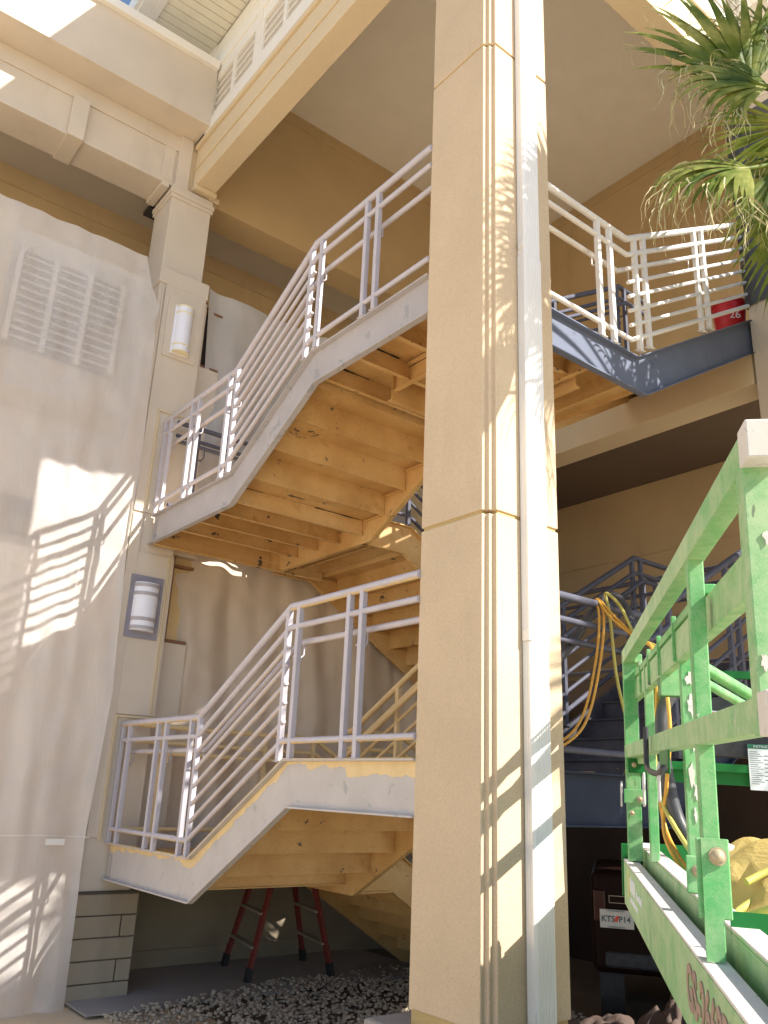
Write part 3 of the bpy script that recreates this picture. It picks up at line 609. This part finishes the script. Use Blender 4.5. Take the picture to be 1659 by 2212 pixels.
# ---------------------------------------------------------------- stepladder under the stairs
t = thing('stepladder', 'red fibreglass stepladder standing on the gravel under the lower stairs', 'ladder', (2.05, 5.0, G))
apx = [Vector((2.02, 4.90, .0)), Vector((2.12, 5.32, .0))]
for side, feet in (('a', ((1.52, 4.76, G + .03), (1.69, 5.55, G + .03))), ('b', ((2.44, 4.64, G + .03), (2.61, 5.42, G + .03)))):
    F0, F1 = Vector(feet[0]), Vector(feet[1])
    for Fp, Tp in ((F0, apx[0]), (F1, apx[1])):
        MB().bar(Fp + (Tp - Fp) * .05, Tp, .03, .075, (0, 1, 0)).build('leg', 'ladder_red', t, bevel=.004)
        MB().bar(Fp - Vector((0, 0, .03)), Fp + (Tp - Fp) * .07, .045, .09, (0, 1, 0)).build('foot', 'rubber', t, bevel=.006)
    for k in range(1, 6):
        f = k * .165; a_ = F0 + (apx[0] - F0) * f; c_ = F1 + (apx[1] - F1) * f
        MB().bar(a_, c_, .075, .022, (0, 0, 1)).build('rung', 'alu', t, bevel=.003)
MB().box((1.96, 4.86, -.01), (2.18, 5.36, .04)).build('top_cap', 'ladder_red', t, bevel=.01)

# ---------------------------------------------------------------- scissor lift
LF = Vector((.2969, -.5794, 0)); Ln = Vector((-.7624, -.6463, -.0307)).normalized(); Lr = Vector((.647, -.7623, -.018)); Lr = (Lr - Ln * Lr.dot(Ln)).normalized(); Lu = -Ln.cross(Lr)
if Lu.z < 0: Lu = -Lu
def lf(s, w_, z): return LF + Ln * s + Lr * w_ + Lu * z
def lbox(b, s0, s1, w0, w1, z0, z1):
    P = [lf(s, w_, z) for z in (z0, z1) for (s, w_) in ((s0, w0), (s1, w0), (s1, w1), (s0, w1))]
    return b.add(P, [(0, 3, 2, 1), (4, 5, 6, 7), (0, 1, 5, 4), (1, 2, 6, 5), (2, 3, 7, 6), (3, 0, 4, 7)])
t = thing('scissor_lift', 'green scissor lift platform with paint spattered guard rails beside the middle pillar', 'lift', (lf(1.6, .8, 0).x, lf(1.6, .8, 0).y, G))
lift = t
lbox(MB(), 0.0, 4.0, -.012, .004, -.43, -.252).build('side_beam', 'green_dusty', t, bevel=.003)
lbox(MB(), 0.0, 4.0, -.012, .045, -.25, -.243).build('side_beam_top', 'dust', t, bevel=.002, label='beam top crusted with white overspray')
lbox(lbox(MB(), -.35, 4.0, .075, .085, -.40, -.205), -.35, 4.0, .075, .135, -.205, -.198).build('inner_beam', 'green_dusty', t, bevel=.003)
lbox(MB(), -.30, 4.0, .075, .135, -.1975, -.192).build('inner_beam_dust', 'dust', t)
lbox(MB(), -.02, .0, -.02, .03, -.40, -.18).build('end_plate', 'green_clean', t, bevel=.003)
b = MB(); w0 = .15
for k in range(8): lbox(b, -.39 + k * .55, -.39 + k * .55 + (.54 if k != 5 else .51), .14, 1.45, -.36, -.335)
b.build('deck', 'deck', t, bevel=.004)
lbox(MB(), -.4, 4.0, 1.45, 1.47, -.40, -.2).build('side_beam', 'green_clean', t)
lbox(MB(), -.42, -.4, .075, 1.47, -.40, -.2).build('end_beam', 'green_clean', t)
def lpost(name, s0, s1, w0, w1, z0, z1, mat='green'): return lbox(MB(), s0, s1, w0, w1, z0, z1).build(name, mat, lift, bevel=.003)
lpost('post', .10, .14, .0, .062, -.24, .66)
lpost('post', 2.12, 2.16, .004, .040, -.24, .66)
lpost('post', 1.465, 1.50, .066, .110, -.19, .60)
lpost('post', 2.76, 2.81, -.002, .045, .19, .66, 'green_dusty')
lpost('post', 2.95, 3.02, .10, .15, -.24, .75, 'green_dusty')
lpost('top_rail', .08, 2.80, .0, .045, .62, .68, 'green_dusty'); lpost('middle_rail', .08, 2.80, .0, .04, .195, .25, 'green_dusty')
lpost('inner_rail', .16, 2.70, .055, .085, .46, .55, 'green_dusty'); lpost('inner_rail', .10, 2.08, .05, .08, .555, .58, 'green')
for s in (.4, .75, 1.1, 1.5, 1.9): lpost('hook', s, s + .012, .045, .06, .46, .60, 'green')
for s, z in ((2.80, .62), (2.80, .19)): lpost('end_cap', s, s + .06, -.003, .058, z - .002, z + .064, 'dust')
ex = lambda w_: (w_ + .30) * 1.145 - .30
ez = lambda z: (z - .123) * 1.145 + .123
def epost(name, w0, w1, z0, z1, ds, mat, th=.003): return lpost(name, -.5 + ds, -.5 + ds + th, ex(w0), ex(w1), ez(z0), ez(z1), mat)
for z in (.60, .19): epost('end_rail', .05, 1.25, z - .035, z, 0, 'green_clean', .03)
epost('end_rail', .05, 1.25, .10, .16, -.04, 'green_clean', .03)
epost('end_rail_dust', .11, .33, .600, .606, .0, 'dust', .032)
lpost('extension_post', -.50, -.46, .05, .085, -.24, .66); lpost('extension_post', .55, .58, .05, .085, -.2, .56)
lpost('extension_rail', -.46, .16, .05, .085, .62, .66, 'green_dusty'); lpost('extension_rail', -.46, .16, .05, .085, .46, .53, 'green_dusty'); lpost('extension_rail', -.46, .55, .05, .085, .17, .23, 'green_dusty'); lpost('toe_board', -.5, -.03, .05, .07, -.40, -.20, 'green_clean')
lpost('hinge_plate', 2.161, 2.168, -.012, .056, -.16, .0, 'green'); lpost('hinge_plate', 1.501, 1.507, .055, .122, -.19, -.09, 'green'); lpost('hinge_plate', .141, .145, -.012, .082, .0, .06, 'green'); lpost('hinge_plate', .141, .145, .01, .10, .13, .19, 'green_clean')
b = MB(); b.prism([lf(2.169, -.002, -.24), lf(2.169, .034, -.24), lf(2.169, .034, -.17), lf(2.169, .05, -.12), lf(2.169, .05, .0), lf(2.169, -.002, .0)], Ln * .006); b.build('tongue_plate', 'green', lift)
def bolt(s, w_, z, r):
    b = MB(); b.tube([lf(s, w_, z), lf(s + .004, w_, z)], [r * 1.25, r * 1.25], 14); b.tube([lf(s + .004, w_, z), lf(s + .011, w_, z), lf(s + .016, w_, z), lf(s + .0175, w_, z)], [r, r * .85, r * .5, r * .1], 12); b.build('bolt', 'bolt', lift)
bolt(2.176, .030, -.035, .015); bolt(1.508, .085, -.13, .013); bolt(.145, .055, .02, .011); bolt(.145, .02, -.04, .009); bolt(.145, .035, .165, .009)
# safety pins and latch
def pin(s, z): MB().tube(smooth_path([lf(s, -.02, z), lf(s + .02, -.022, z - .03), lf(s + .005, -.022, z - .06), lf(s + .005, -.022, z - .10), lf(s - .015, -.022, z - .10), lf(s - .01, -.022, z - .06), lf(s - .02, -.022, z - .02), lf(s, -.02, z)], 4), .0035, 6).build('safety_pin', 'steel', lift)
pin(1.17, .13); pin(1.62, .16); pin(.13, .09)
MB().tube(smooth_path([lf(1.24, -.016, .275), lf(1.25, -.018, .19), lf(1.28, -.02, .15), lf(1.38, -.02, .135), lf(1.6, -.02, .13), lf(1.72, -.02, .145)], 5), .009, 8).build('latch', 'black', lift)
lpost('latch_plate', 1.45, 1.66, .0, .006, .13, .195, 'green_clean')
# triangular step bracket and gusset by the main post
b = MB(); lbox(b, 2.02, 2.10, .10, .24, -.335, -.33); lbox(b, 2.02, 2.025, .075, .24, -.335, -.16); lbox(b, 2.02, 2.22, .235, .24, -.335, -.22); b.build('bracket', 'green_clean', lift)
MB().tube([lf(2.12, .16, -.33), lf(2.10, .18, -.26), lf(2.15, .21, -.25), lf(2.2, .235, -.33)], .005, 6).build('cable_guard', 'steel', lift)
MB().tube([lf(.92, .09, .60), lf(.5, .47, .46), lf(.2, .74, .36)], .024, 12).build('brace', 'green', lift); MB().tube([lf(.95, .10, .53), lf(.52, .47, .40), lf(.2, .76, .29)], .018, 12).build('brace', 'green', lift)
lpost('brace_bracket', .95, 1.12, .06, .20, .40, .50, 'green_clean'); lpost('brace_bracket_lip', 1.12, 1.13, .05, .2, .39, .52, 'green')
rs = random.Random(5)
def blob(s_, w_, z_, rw, rz):
    pts = []
    for k in range(14):
        a = 2 * math.pi * k / 14; q = 1 + rs.uniform(-.35, .35); pts.append(lf(s_, w_ + rw * q * math.cos(a), z_ + rz * q * math.sin(a)))
    MB().prism(pts, Ln * .0022).build('paint_splatter', 'dust', lift)
for z_, rw, rz in ((.41, .012, .018), (.33, .010, .03), (.24, .007, .045), (.13, .009, .035), (.085, .006, .02), (.02, .004, .018)): blob(1.5005, .092 + rs.uniform(-.008, .006), z_, rw, rz)
for z_, w_ in ((.50, .055), (.30, .02), (.10, .03)): blob(2.7605 + .05, w_ * .5, z_, .005, .012)
# control box with labels on the far end
epost('control_box', .36, .95, .22, .48, -.2, 'black', .2)
epost('label_plate', .36, .47, .335, .42, .0, 'paper'); epost('label_mark', .365, .395, .40, .415, .003, 'orange', .001)
el = lambda w_, z, ds=.0: lf(-.5 + ds, ex(w_), ez(z))
MB().tube([el(.38, .35, .004), el(.41, .37, .004), el(.43, .39, .004), el(.46, .385, .004)], .006, 6).build('label_symbol', 'ink', lift)
epost('instruction_label', .525, .66, .085, .28, .031, 'paper'); epost('label_header', .525, .66, .26, .28, .034, 'dgreen', .001)
b = MB()
for k in range(16): lbox(b, -.466, -.465, ex(.532), ex(.565 + .01 * (k % 3)), ez(.246 - k * .009), ez(.248 - k * .009))
for k in range(7): lbox(b, -.466, -.465, ex(.59), ex(.65), ez(.23 - k * .017), ez(.233 - k * .017))
b.build('label_print', 'ink', lift)
text('label_text', 'INSTRUCTIONS', 'paper', lift, el(.548, .27, .0365), Lr, Lu, .017, .0006, 'LEFT')
# stencil number and rental decal on the side beam
text('stencil_number', 'GS-2669RT', 'gs_paint', lift, lf(2.24, -.0135, -.335), -Ln * -1, Lu, .128, .0012, 'CENTER', .004)
b = MB(); lbox(b, .24, .29, -.0140, -.012, -.37, -.262); b.build('yellow_decal', 'yellow_mark', lift)
for k in range(9): h = .05 + .02 * random.random(); lbox(MB(), .33 + k * .028, .33 + k * .028 + .020, -.0140, -.012, -.34 + .004 * (k % 3), -.34 + h).build('worn_letter', 'paper', lift)
for k in range(6): lbox(MB(), .36 + k * .055, .36 + k * .055 + .035, -.0140, -.012, -.375, -.355).build('worn_letter', 'paper', lift)
for k in range(7): h = .02 + .012 * random.random(); lbox(MB(), .64 + k * .03, .64 + k * .03 + .02, -.0140, -.012, -.33, -.33 + h).build('worn_letter', 'paper', lift)
# scissor stack and chassis
for w_ in (.35, 1.15):
    for k in range(3):
        z0 = G + .55 + .20 * k; 
        for a_, c_ in ((0.0, 3.2), (3.2, 0.0)):
            P = lf(a_, w_, 0); Q = lf(c_, w_, 0); P.z = z0; Q.z = z0 + .20; MB().bar(P, Q, .05, .09).build('scissor_arm', 'green_clean', lift)
b = MB(); P = lf(-.6, .78, 0); Q = lf(3.9, .78, 0); P.z = Q.z = G + .42; b.bar(P, Q, 1.1, .26); b.build('chassis', 'green_clean', lift, bevel=.02)
for s in (.1, 3.2):
    for w_ in (.10, 1.46):
        P = lf(s, w_ - .1, 0); Q = lf(s, w_ + .1, 0); P.z = Q.z = G + .33; b = MB(); b.tube([P, P.lerp(Q, .15), P.lerp(Q, .85), Q], [.27, .33, .33, .27], 24); wo = b.build('wheel', 'rubber', lift); MB().tube([P.lerp(Q, -.02), P.lerp(Q, 1.02)], .16, 16).build('rim', 'green_clean', wo)

# things on the platform
vs = []; nu, nv = 70, 60
for j in range(nv + 1):
    for i in range(nu + 1):
        s = .20 + 1.35 * j / nv; w_ = .17 + 1.1 * i / nu; e = min(i / 9, (nu - i) / 9, j / 9, (nv - j) / 9, 1)
        h = (.12 - .10 * abs(noise.noise(Vector((s * 1.6 + w_, w_ * 3.4 - s * 1.5, 21)))) + .10 * noise.noise(Vector((s * 3.1, w_ * 3.1, 1))) + .02 * noise.noise(Vector((s * 9, w_ * 7, 5))) + .14 * min(1, i / 35)) * e
        vs.append(lf(s, w_ + .03 * noise.noise(Vector((s * 6, 2, 0))), -.332 + max(.003, h)))
b = MB(); b.add(vs, [(j * (nu + 1) + i, j * (nu + 1) + i + 1, (j + 1) * (nu + 1) + i + 1, (j + 1) * (nu + 1) + i) for j in range(nv) for i in range(nu)], True)
tag(b.build('tarp', 'yellow_tarp'), 'crumpled yellow tarp lying on the lift platform', 'tarp')
pts = [lf(1.35 + .16 * math.cos(a), .38 + .17 * math.sin(a), -.31 + .09 * (1 + math.sin(a * 1.0)) + .01 * a) for a in [x * .35 for x in range(0, 30)]]
tag(MB().tube(pts, .012, 8).build('hose', 'lime_hose'), 'coil of yellow green hose on the tarp on the lift', 'hose', 'hoses')
# hoses over the landing railing
def hose(label, pts, r, mat, cat='hose'):
    tag(MB().tube(smooth_path(pts, 8), r, 10).build('hose', mat), label, cat, 'hoses')
B0 = lf(.22, .10, 0)
hose('left of two orange yellow hoses looped over the grey landing railing', [(.62, .34, .22), (.86, .24, .33), (1.02, .21, .50), (1.16, .21, .85), (1.22, .22, 1.12), (1.25, .26, 1.245), (1.2, .12, 1.1), (1.0, -.2, .9), lf(.15, .14, .66), lf(.2, .13, .2), lf(.25, .15, -.1), lf(.5, .25, -.3)], .0085, 'yellow_hose')
hose('right of two orange yellow hoses looped over the grey landing railing', [(.64, .34, .20), (.88, .22, .32), (1.04, .19, .49), (1.18, .19, .85), (1.24, .20, 1.12), (1.27, .26, 1.248), (1.22, .10, 1.1), (1.02, -.2, .9), lf(.15, .16, .66), lf(.36, .17, .35), lf(.34, .15, .1), lf(.28, .14, -.12), lf(.5, .22, -.3)], .0085, 'yellow_hose')
hose('yellow green hose looped highest over the grey landing railing', [(1.9, .60, .14), (1.62, .30, .36), (1.42, .22, .58), (1.35, .21, .80), (1.33, .22, 1.15), (1.35, .26, 1.30), (1.28, .1, 1.18), (1.06, -.16, .92), lf(.12, .18, .66), lf(.22, .12, .3), lf(.3, .14, 0), lf(.62, .3, -.3)], .010, 'lime_hose')
hose('thick black hose draped over the grey landing railing into the lift', [(.70, .60, .45), (.9, .50, .66), (1.15, .40, .95), (1.33, .33, 1.22), (1.42, .26, 1.30), (1.36, .10, 1.15), (1.15, -.1, .90), lf(.1, .26, .62), lf(.28, .15, .38), lf(.30, .16, .1), lf(.36, .22, -.12), lf(.62, .36, -.26), lf(.9, .6, -.30)], .030, 'black_hose')
tag(MB().tube([lf(.50, .32, -.13), lf(.46, .40, -.16)], .026, 14).build('hose_coupling', 'steel'), 'short bright metal coupling beside the black hose on the lift', 'coupling')
# red bucket on the upper right landing
t = thing('bucket', 'red plastic bucket with white number 26 at the top of the right stairs', 'bucket', (3.84, .50, 4.33))
MB().tube([(3.84, .50, 4.335), (3.84, .50, 4.36), (3.84, .50, 4.62), (3.84, .50, 4.64)], [.11, .13, .155, .155], 28).build('body', 'red', t)
MB().tube([(3.84, .50, 4.64), (3.84, .50, 4.68), (3.84, .50, 4.70)], [.165, .165, .12], 28).build('lid', 'red', t); MB().box((3.86, .33, 4.65), (3.91, .345, 4.71)).build('tag', 'paper', t)
text('number', '26', 'paper', t, (3.745, .395, 4.49), (.72, -.69, 0), (0, 0, 1), .11, .002)
# parked vehicle with plate, cloths and boards in the shade below
t = thing('vehicle', 'dark maroon vehicle in deep shade with a KTS P14 number plate', 'vehicle', (4.3, 2.2, G))
vx = Vector((.60, -.80, 0)); vy = Vector((.80, .60, 0)); vo = Vector((3.42, 1.75, G)) - vx * .235
def vp(a, d_, z): return vo + vx * a + vy * d_ + Vector((0, 0, z))
def vbox(b, a0, a1, d0, d1, z0, z1):
    P = [vp(a, d_, z) for z in (z0, z1) for (a, d_) in ((a0, d0), (a1, d0), (a1, d1), (a0, d1))]; return b.add(P, [(0, 3, 2, 1), (4, 5, 6, 7), (0, 1, 5, 4), (1, 2, 6, 5), (2, 3, 7, 6), (3, 0, 4, 7)])
vbox(MB(), -.05, 1.5, .02, 1.7, .45, 1.25).build('body', 'maroon', t, bevel=.06, seg=3); vbox(MB(), .05, 1.4, .0, .06, .50, .62).build('bumper', 'black', t, bevel=.02)
for a in (.0, 1.25):
    for d_ in (.35, 1.4): MB().tube([vp(a, d_, .3), vp(a + .2, d_, .3)], .3, 20).build('wheel', 'rubber', t)
for a in (-.03, 1.38): vbox(MB(), a, a + .1, -.005, .03, .85, 1.1).build('tail_lamp', 'lamp_red', t, bevel=.01)
lp = vbox(MB(), .02, .30, -.012, .0, .805, .95).build('number_plate', 'plate_white', t, bevel=.003)
def ptxt(body, a, z, sz, mat='ink', bold=0): 
    me = text('plate_text', body, mat, t, vp(a, -.014, z), vx, (0, 0, 1), sz, .0008, 'CENTER', bold); return me
ptxt('KTS', .088, .875, .066, bold=.0012); ptxt('P14', .225, .875, .066, bold=.0012); ptxt('MYFLORIDA.COM', .155, .94, .018); ptxt('SUNSHINE STATE', .155, .815, .018)
b = MB(); b.tube([vp(.155, -.014, .872), vp(.155, -.016, .872)], .016, 14); b.tube([vp(.168, -.014, .892), vp(.168, -.016, .892)], .013, 14); b.build('plate_orange', 'orange', t)
vbox(MB(), .10, .26, -.004, .0, 1.00, 1.06).build('sticker_frame', 'alu', t); vbox(MB(), .106, .254, -.006, -.004, 1.006, 1.054).build('sticker', 'maroon', t)
def heap(name, mat, label, cx, cy, rx, ry, h, seed, rot=0, z0=G):
    vs = []; n = 80
    for j in range(n + 1):
        for i in range(n + 1):
            a = (i / n * 2 - 1); c = (j / n * 2 - 1); d_ = max(0, 1 - (a * a + c * c)) ** .6
            zz = h * d_ * (.62 + .4 * noise.noise(Vector((a * 1.4, c * 1.4, seed))) - .32 * abs(noise.noise(Vector(((a + c) * 1.0, (a - c) * 2.8 + .8 * noise.noise(Vector((a * 2, c * 2, 0))), seed + 11)))) + .45 * abs(noise.noise(Vector((a * 2.6 + c, c * 3.4 - a, seed + 3)))) + .16 * abs(noise.noise(Vector((a * 9, c * 8, seed + 6)))))
            x = cx + rx * a; y = cy + ry * c; vs.append((x, y, z0 + .006 + zz))
    b = MB(); b.add(vs, [(j * (n + 1) + i, j * (n + 1) + i + 1, (j + 1) * (n + 1) + i + 1, (j + 1) * (n + 1) + i) for j in range(n) for i in range(n)], True)
    return tag(b.build(name, mat), label, 'cloth')
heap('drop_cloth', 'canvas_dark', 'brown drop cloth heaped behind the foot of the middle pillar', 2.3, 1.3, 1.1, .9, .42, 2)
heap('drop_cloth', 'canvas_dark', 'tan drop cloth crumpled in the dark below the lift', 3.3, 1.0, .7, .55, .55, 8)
b = MB(); b.box((1.05, -.1, -1.42), (1.9, .55, -1.40)); o = tag(b.build('board', 'board', bevel=.003), 'left speckled white board at the bottom edge below the lift', 'board', 'boards')
b = MB(); b.box((1.45, -.35, -1.38), (2.5, .35, -1.36)); o = tag(b.build('board', 'board', bevel=.003), 'right speckled white board at the bottom edge below the lift', 'board', 'boards')
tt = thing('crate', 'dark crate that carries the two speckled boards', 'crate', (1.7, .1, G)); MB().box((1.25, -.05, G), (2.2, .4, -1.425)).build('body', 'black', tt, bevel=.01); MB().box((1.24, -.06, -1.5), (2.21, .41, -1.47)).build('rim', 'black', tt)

# ---------------------------------------------------------------- palm
t = thing('palm_tree', 'fan palm with drooping threaded fronds at the upper right in front of the stairs', 'tree', (3.1, -1.8, G))
crown = Vector((2.75, -1.65, 4.35))
MB().tube(smooth_path([(3.15, -1.82, G), (3.14, -1.8, .5), (3.05, -1.72, 2.6), (2.8, -1.66, 4.1), crown + Vector((0, 0, .25))], 6), [.2 - .003 * i for i in range(25)], 16).build('trunk', 'trunk', t)
rt = random.Random(3); b = MB()  # unseen skirt of hanging thatch, added to keep sun off the right stairs
for i in range(3200):
    a = rt.uniform(0, 6.283); z = rt.uniform(1.6, 4.95); r0 = rt.uniform(.12, .62); c0 = Vector((3.12 + r0 * math.cos(a), -1.68 + r0 * math.sin(a), z)); out = Vector((math.cos(a), math.sin(a), 0)); q = c0.copy(); d_ = (out * .8 + Vector((0, 0, -.5))).normalized(); vv = []; wv = rt.uniform(.015, .035); sd = out.cross(Vector((0, 0, 1)))
    for k in range(6): vv += [q + sd * wv * (1 - k / 7), q - sd * wv * (1 - k / 7)]; q = q + d_ * .13; d_ = (d_ + Vector((rt.uniform(-.15, .15), rt.uniform(-.15, .15), -.55))).normalized()
    b.add(vv, [(k * 2, k * 2 + 1, k * 2 + 3, k * 2 + 2) for k in range(5)], True)
b.build('dead_fronds', 'leaf_dry', t)
def frond(hub, direc, nrm, L, nleaf=34, spread=150, droop=1.0, seed=0, threads=True, dens=1):
    rnd = random.Random(seed); D = Vector(direc).normalized(); N = Vector(nrm); N = (N - D * N.dot(D)).normalized(); Sd = D.cross(N)
    pet = MB(); mid = (crown + hub) / 2 + Vector((0, 0, .10)); pet.tube(smooth_path([crown, mid, hub, hub + D * .12], 6), [.02, .019, .018, .017, .016, .016, .015, .015, .014, .014, .013, .013, .012, .012, .012, .011, .011, .01, .008], 8)
    po = pet.build('petiole', 'leaf', t)
    b = MB(); th = MB()
    for i in range(nleaf):
        a = R(-spread / 2 + spread * i / (nleaf - 1)) + rnd.uniform(-.015, .015); d0 = D * math.cos(a) + Sd * math.sin(a)
        ll = L * (.80 + .25 * math.cos(a * .8)) * rnd.uniform(.9, 1.06); wd = ll * .030 * dens; p = hub.copy(); d_ = (d0 + N * rnd.uniform(-.06, .10)).normalized(); m = 14; rows = []
        fold = N * (.35 if i % 2 else -.35)
        for j in range(m + 1):
            f = j / m; wf = wd * (.25 + 1.6 * f if f < .45 else max(.03, (.97 - (f - .45) * 1.9))) 
            side = d_.cross(N + fold * .8).normalized(); rows.append((p + side * wf / 1.0, p + N * wf * .35 * (1 - f), p - side * wf / 1.0))
            p = p + d_ * (ll / m); d_ = (d_ + Vector((0, 0, -1)) * droop * (.02 + .26 * f ** 2.2) + Vector((rnd.uniform(-.05, .05), rnd.uniform(-.05, .05), 0)) * (f ** 2)).normalized()
        vs = [v for r_ in rows for v in r_]; b.add(vs, [q for j in range(m) for q in ((j * 3, j * 3 + 1, j * 3 + 4, j * 3 + 3), (j * 3 + 1, j * 3 + 2, j * 3 + 5, j * 3 + 4))], True)
        if threads:
            for _ in range(rnd.choice((1, 2, 2, 3))):
                k = rnd.randint(8, 13); p = rows[k][1].copy(); pts = [p.copy()]; dd = Vector((rnd.uniform(-1, 1), rnd.uniform(-.8, .8), rnd.uniform(-.4, .5))).normalized() * .5 + d0 * .5
                for q in range(rnd.randint(7, 13)): dd = (dd + Vector((rnd.uniform(-.5, .5), rnd.uniform(-.5, .5), -.45))).normalized(); p = p + dd * rnd.uniform(.022, .045); pts.append(p.copy())
                w0 = rnd.uniform(.0022, .0075); sdv = Vector((rnd.uniform(-1, 1), rnd.uniform(-1, 1), .2)).normalized(); vv = []
                for q, pp in enumerate(pts):
                    sdv = (sdv + Vector((rnd.uniform(-.3, .3), rnd.uniform(-.3, .3), 0))).normalized(); ww = w0 * max(.1, 1 - q / 12); vv += [pp + sdv * ww, pp - sdv * ww]
                th.add(vv, [(q * 2, q * 2 + 1, q * 2 + 3, q * 2 + 2) for q in range(len(pts) - 1)], True)
    fo = b.build('frond', 'leaf', t)
    if th.v: th.build('threads', 'leaf_dry', fo)
left = -c_r
frond(Vector((1.10, -1.30, 4.20)), left * .95 + Vector((0, 0, .30)), (-.5, -.75, .35), .62, 36, 130, 1.5, 1, True, 1.35)
frond(Vector((.72, -1.30, 3.36)), left * 1.0 + Vector((0, 0, .05)), (-.45, -.6, .55), .58, 38, 150, 2.0, 2, True, 1.35)
frond(Vector((1.22, -1.15, 4.42)), left * .35 + Vector((0, 0, 1.0)), (-.6, -.8, 0), .85, 26, 110, .6, 3, True, 1.6)
frond(Vector((1.02, -1.35, 3.52)), left * .1 + Vector((0, 0, -1.0)), (-.6, -.75, .2), .50, 26, 90, .6, 4)
frond(Vector((1.35, -1.45, 3.75)), left * .5 + Vector((0, 0, -.6)), (-.6, -.75, .2), .50, 24, 110, .9, 14)
frond(Vector((1.75, -1.2, 5.0)), left * .3 + Vector((.1, .2, .8)), (-.5, -.8, .1), .8, 32, 160, .7, 5)
frond(Vector((2.4, -.9, 5.0)), Vector((.1, .6, .2)), (0, -.6, .7), .8, 34, 170, .8, 6)
for k, (hx, hy, hz, dx, dy, dz_) in enumerate(((3.0, -1.3, 4.9, .8, .2, .0), (3.2, -1.7, 4.5, 1, -.1, 0), (2.6, -2.6, 4.6, 0, -1, .2), (2.5, -1.0, 4.5, .2, .6, -.1), (3.1, -1.2, 4.5, .8, .3, -.1), (3.4, -1.1, 4.75, .7, .2, -.1), (2.9, -1.4, 4.2, .7, .3, -.5), (2.3, -1.1, 4.15, .1, .5, -.5))):
    frond(Vector((hx, hy, hz)), Vector((dx, dy, dz_)), (0, -.5, .8), .85, 34, 175, 1.0, 20 + k, k < 3, 1.3)
for k, (hx, hy, hz, dx, dy, dz_) in enumerate(((1.45, -1.95, 5.15, -1, .0, .2), (1.35, -2.0, 4.85, -1, .2, -.1), (1.6, -2.1, 5.6, -.8, .2, .5), (1.7, -2.3, 4.7, -1, -.2, .1), (1.95, -1.4, 5.4, -.3, .3, .9))):
    frond(Vector((hx, hy, hz)), Vector((dx, dy, dz_)), (0, -.5, .8), .68, 32, 165, 1.1, 60 + k, True, 1.1)
t = thing('palm_tree', 'second fan palm standing outside the picture to the right', 'tree', (3.75, -4.0, G))  # unseen palm, added to shade the lower right stairs
crown = Vector((3.7, -3.95, 3.75))
MB().tube(smooth_path([(3.75, -4.0, G), (3.75, -4.0, .5), (3.72, -3.97, 2.6), (3.7, -3.95, 3.6), crown + Vector((0, 0, .2))], 6), [.2 - .003 * i for i in range(25)], 16).build('trunk', 'trunk', t)
for k in range(34):
    a = k * 2.4; e = (-.7, -.2, .3, .7, -.45)[k % 5]; dv = Vector((math.cos(a) * math.cos(e), math.sin(a) * math.cos(e), math.sin(e)))
    frond(crown + dv * (.55 + .12 * (k % 3)), dv, Vector((0, 0, 1)) - dv * .2, .95, 30, 170, .9, 40 + k, False, 1.4)

t = thing('palm_tree', 'third and tallest fan palm, outside the picture by the right pillar', 'tree', (4.9, -1.95, G))  # another unseen palm, added to block sun from the upper right flight
crown = Vector((4.85, -1.95, 5.75))
MB().tube(smooth_path([(4.9, -1.95, G), (4.9, -1.95, .5), (4.87, -1.95, 3.6), (4.85, -1.95, 5.5), crown + Vector((0, 0, .2))], 6), [.2 - .003 * i for i in range(25)], 16).build('trunk', 'trunk', t)
for k in range(34):
    a = k * 2.4; e = (-.7, -.2, .3, .7, -.45)[k % 5]; dv = Vector((math.cos(a) * math.cos(e), math.sin(a) * math.cos(e), math.sin(e)))
    frond(crown + dv * (.45 + .12 * (k % 3)), dv, Vector((0, 0, 1)) - dv * .2, .75, 28, 170, .9, 90 + k, False, 1.5)

MB().box((-.15, 6.0, 7.06), (.10, 6.22, 7.12)).build('ceiling_vent', 'louver_dark', bld, bevel=.005)
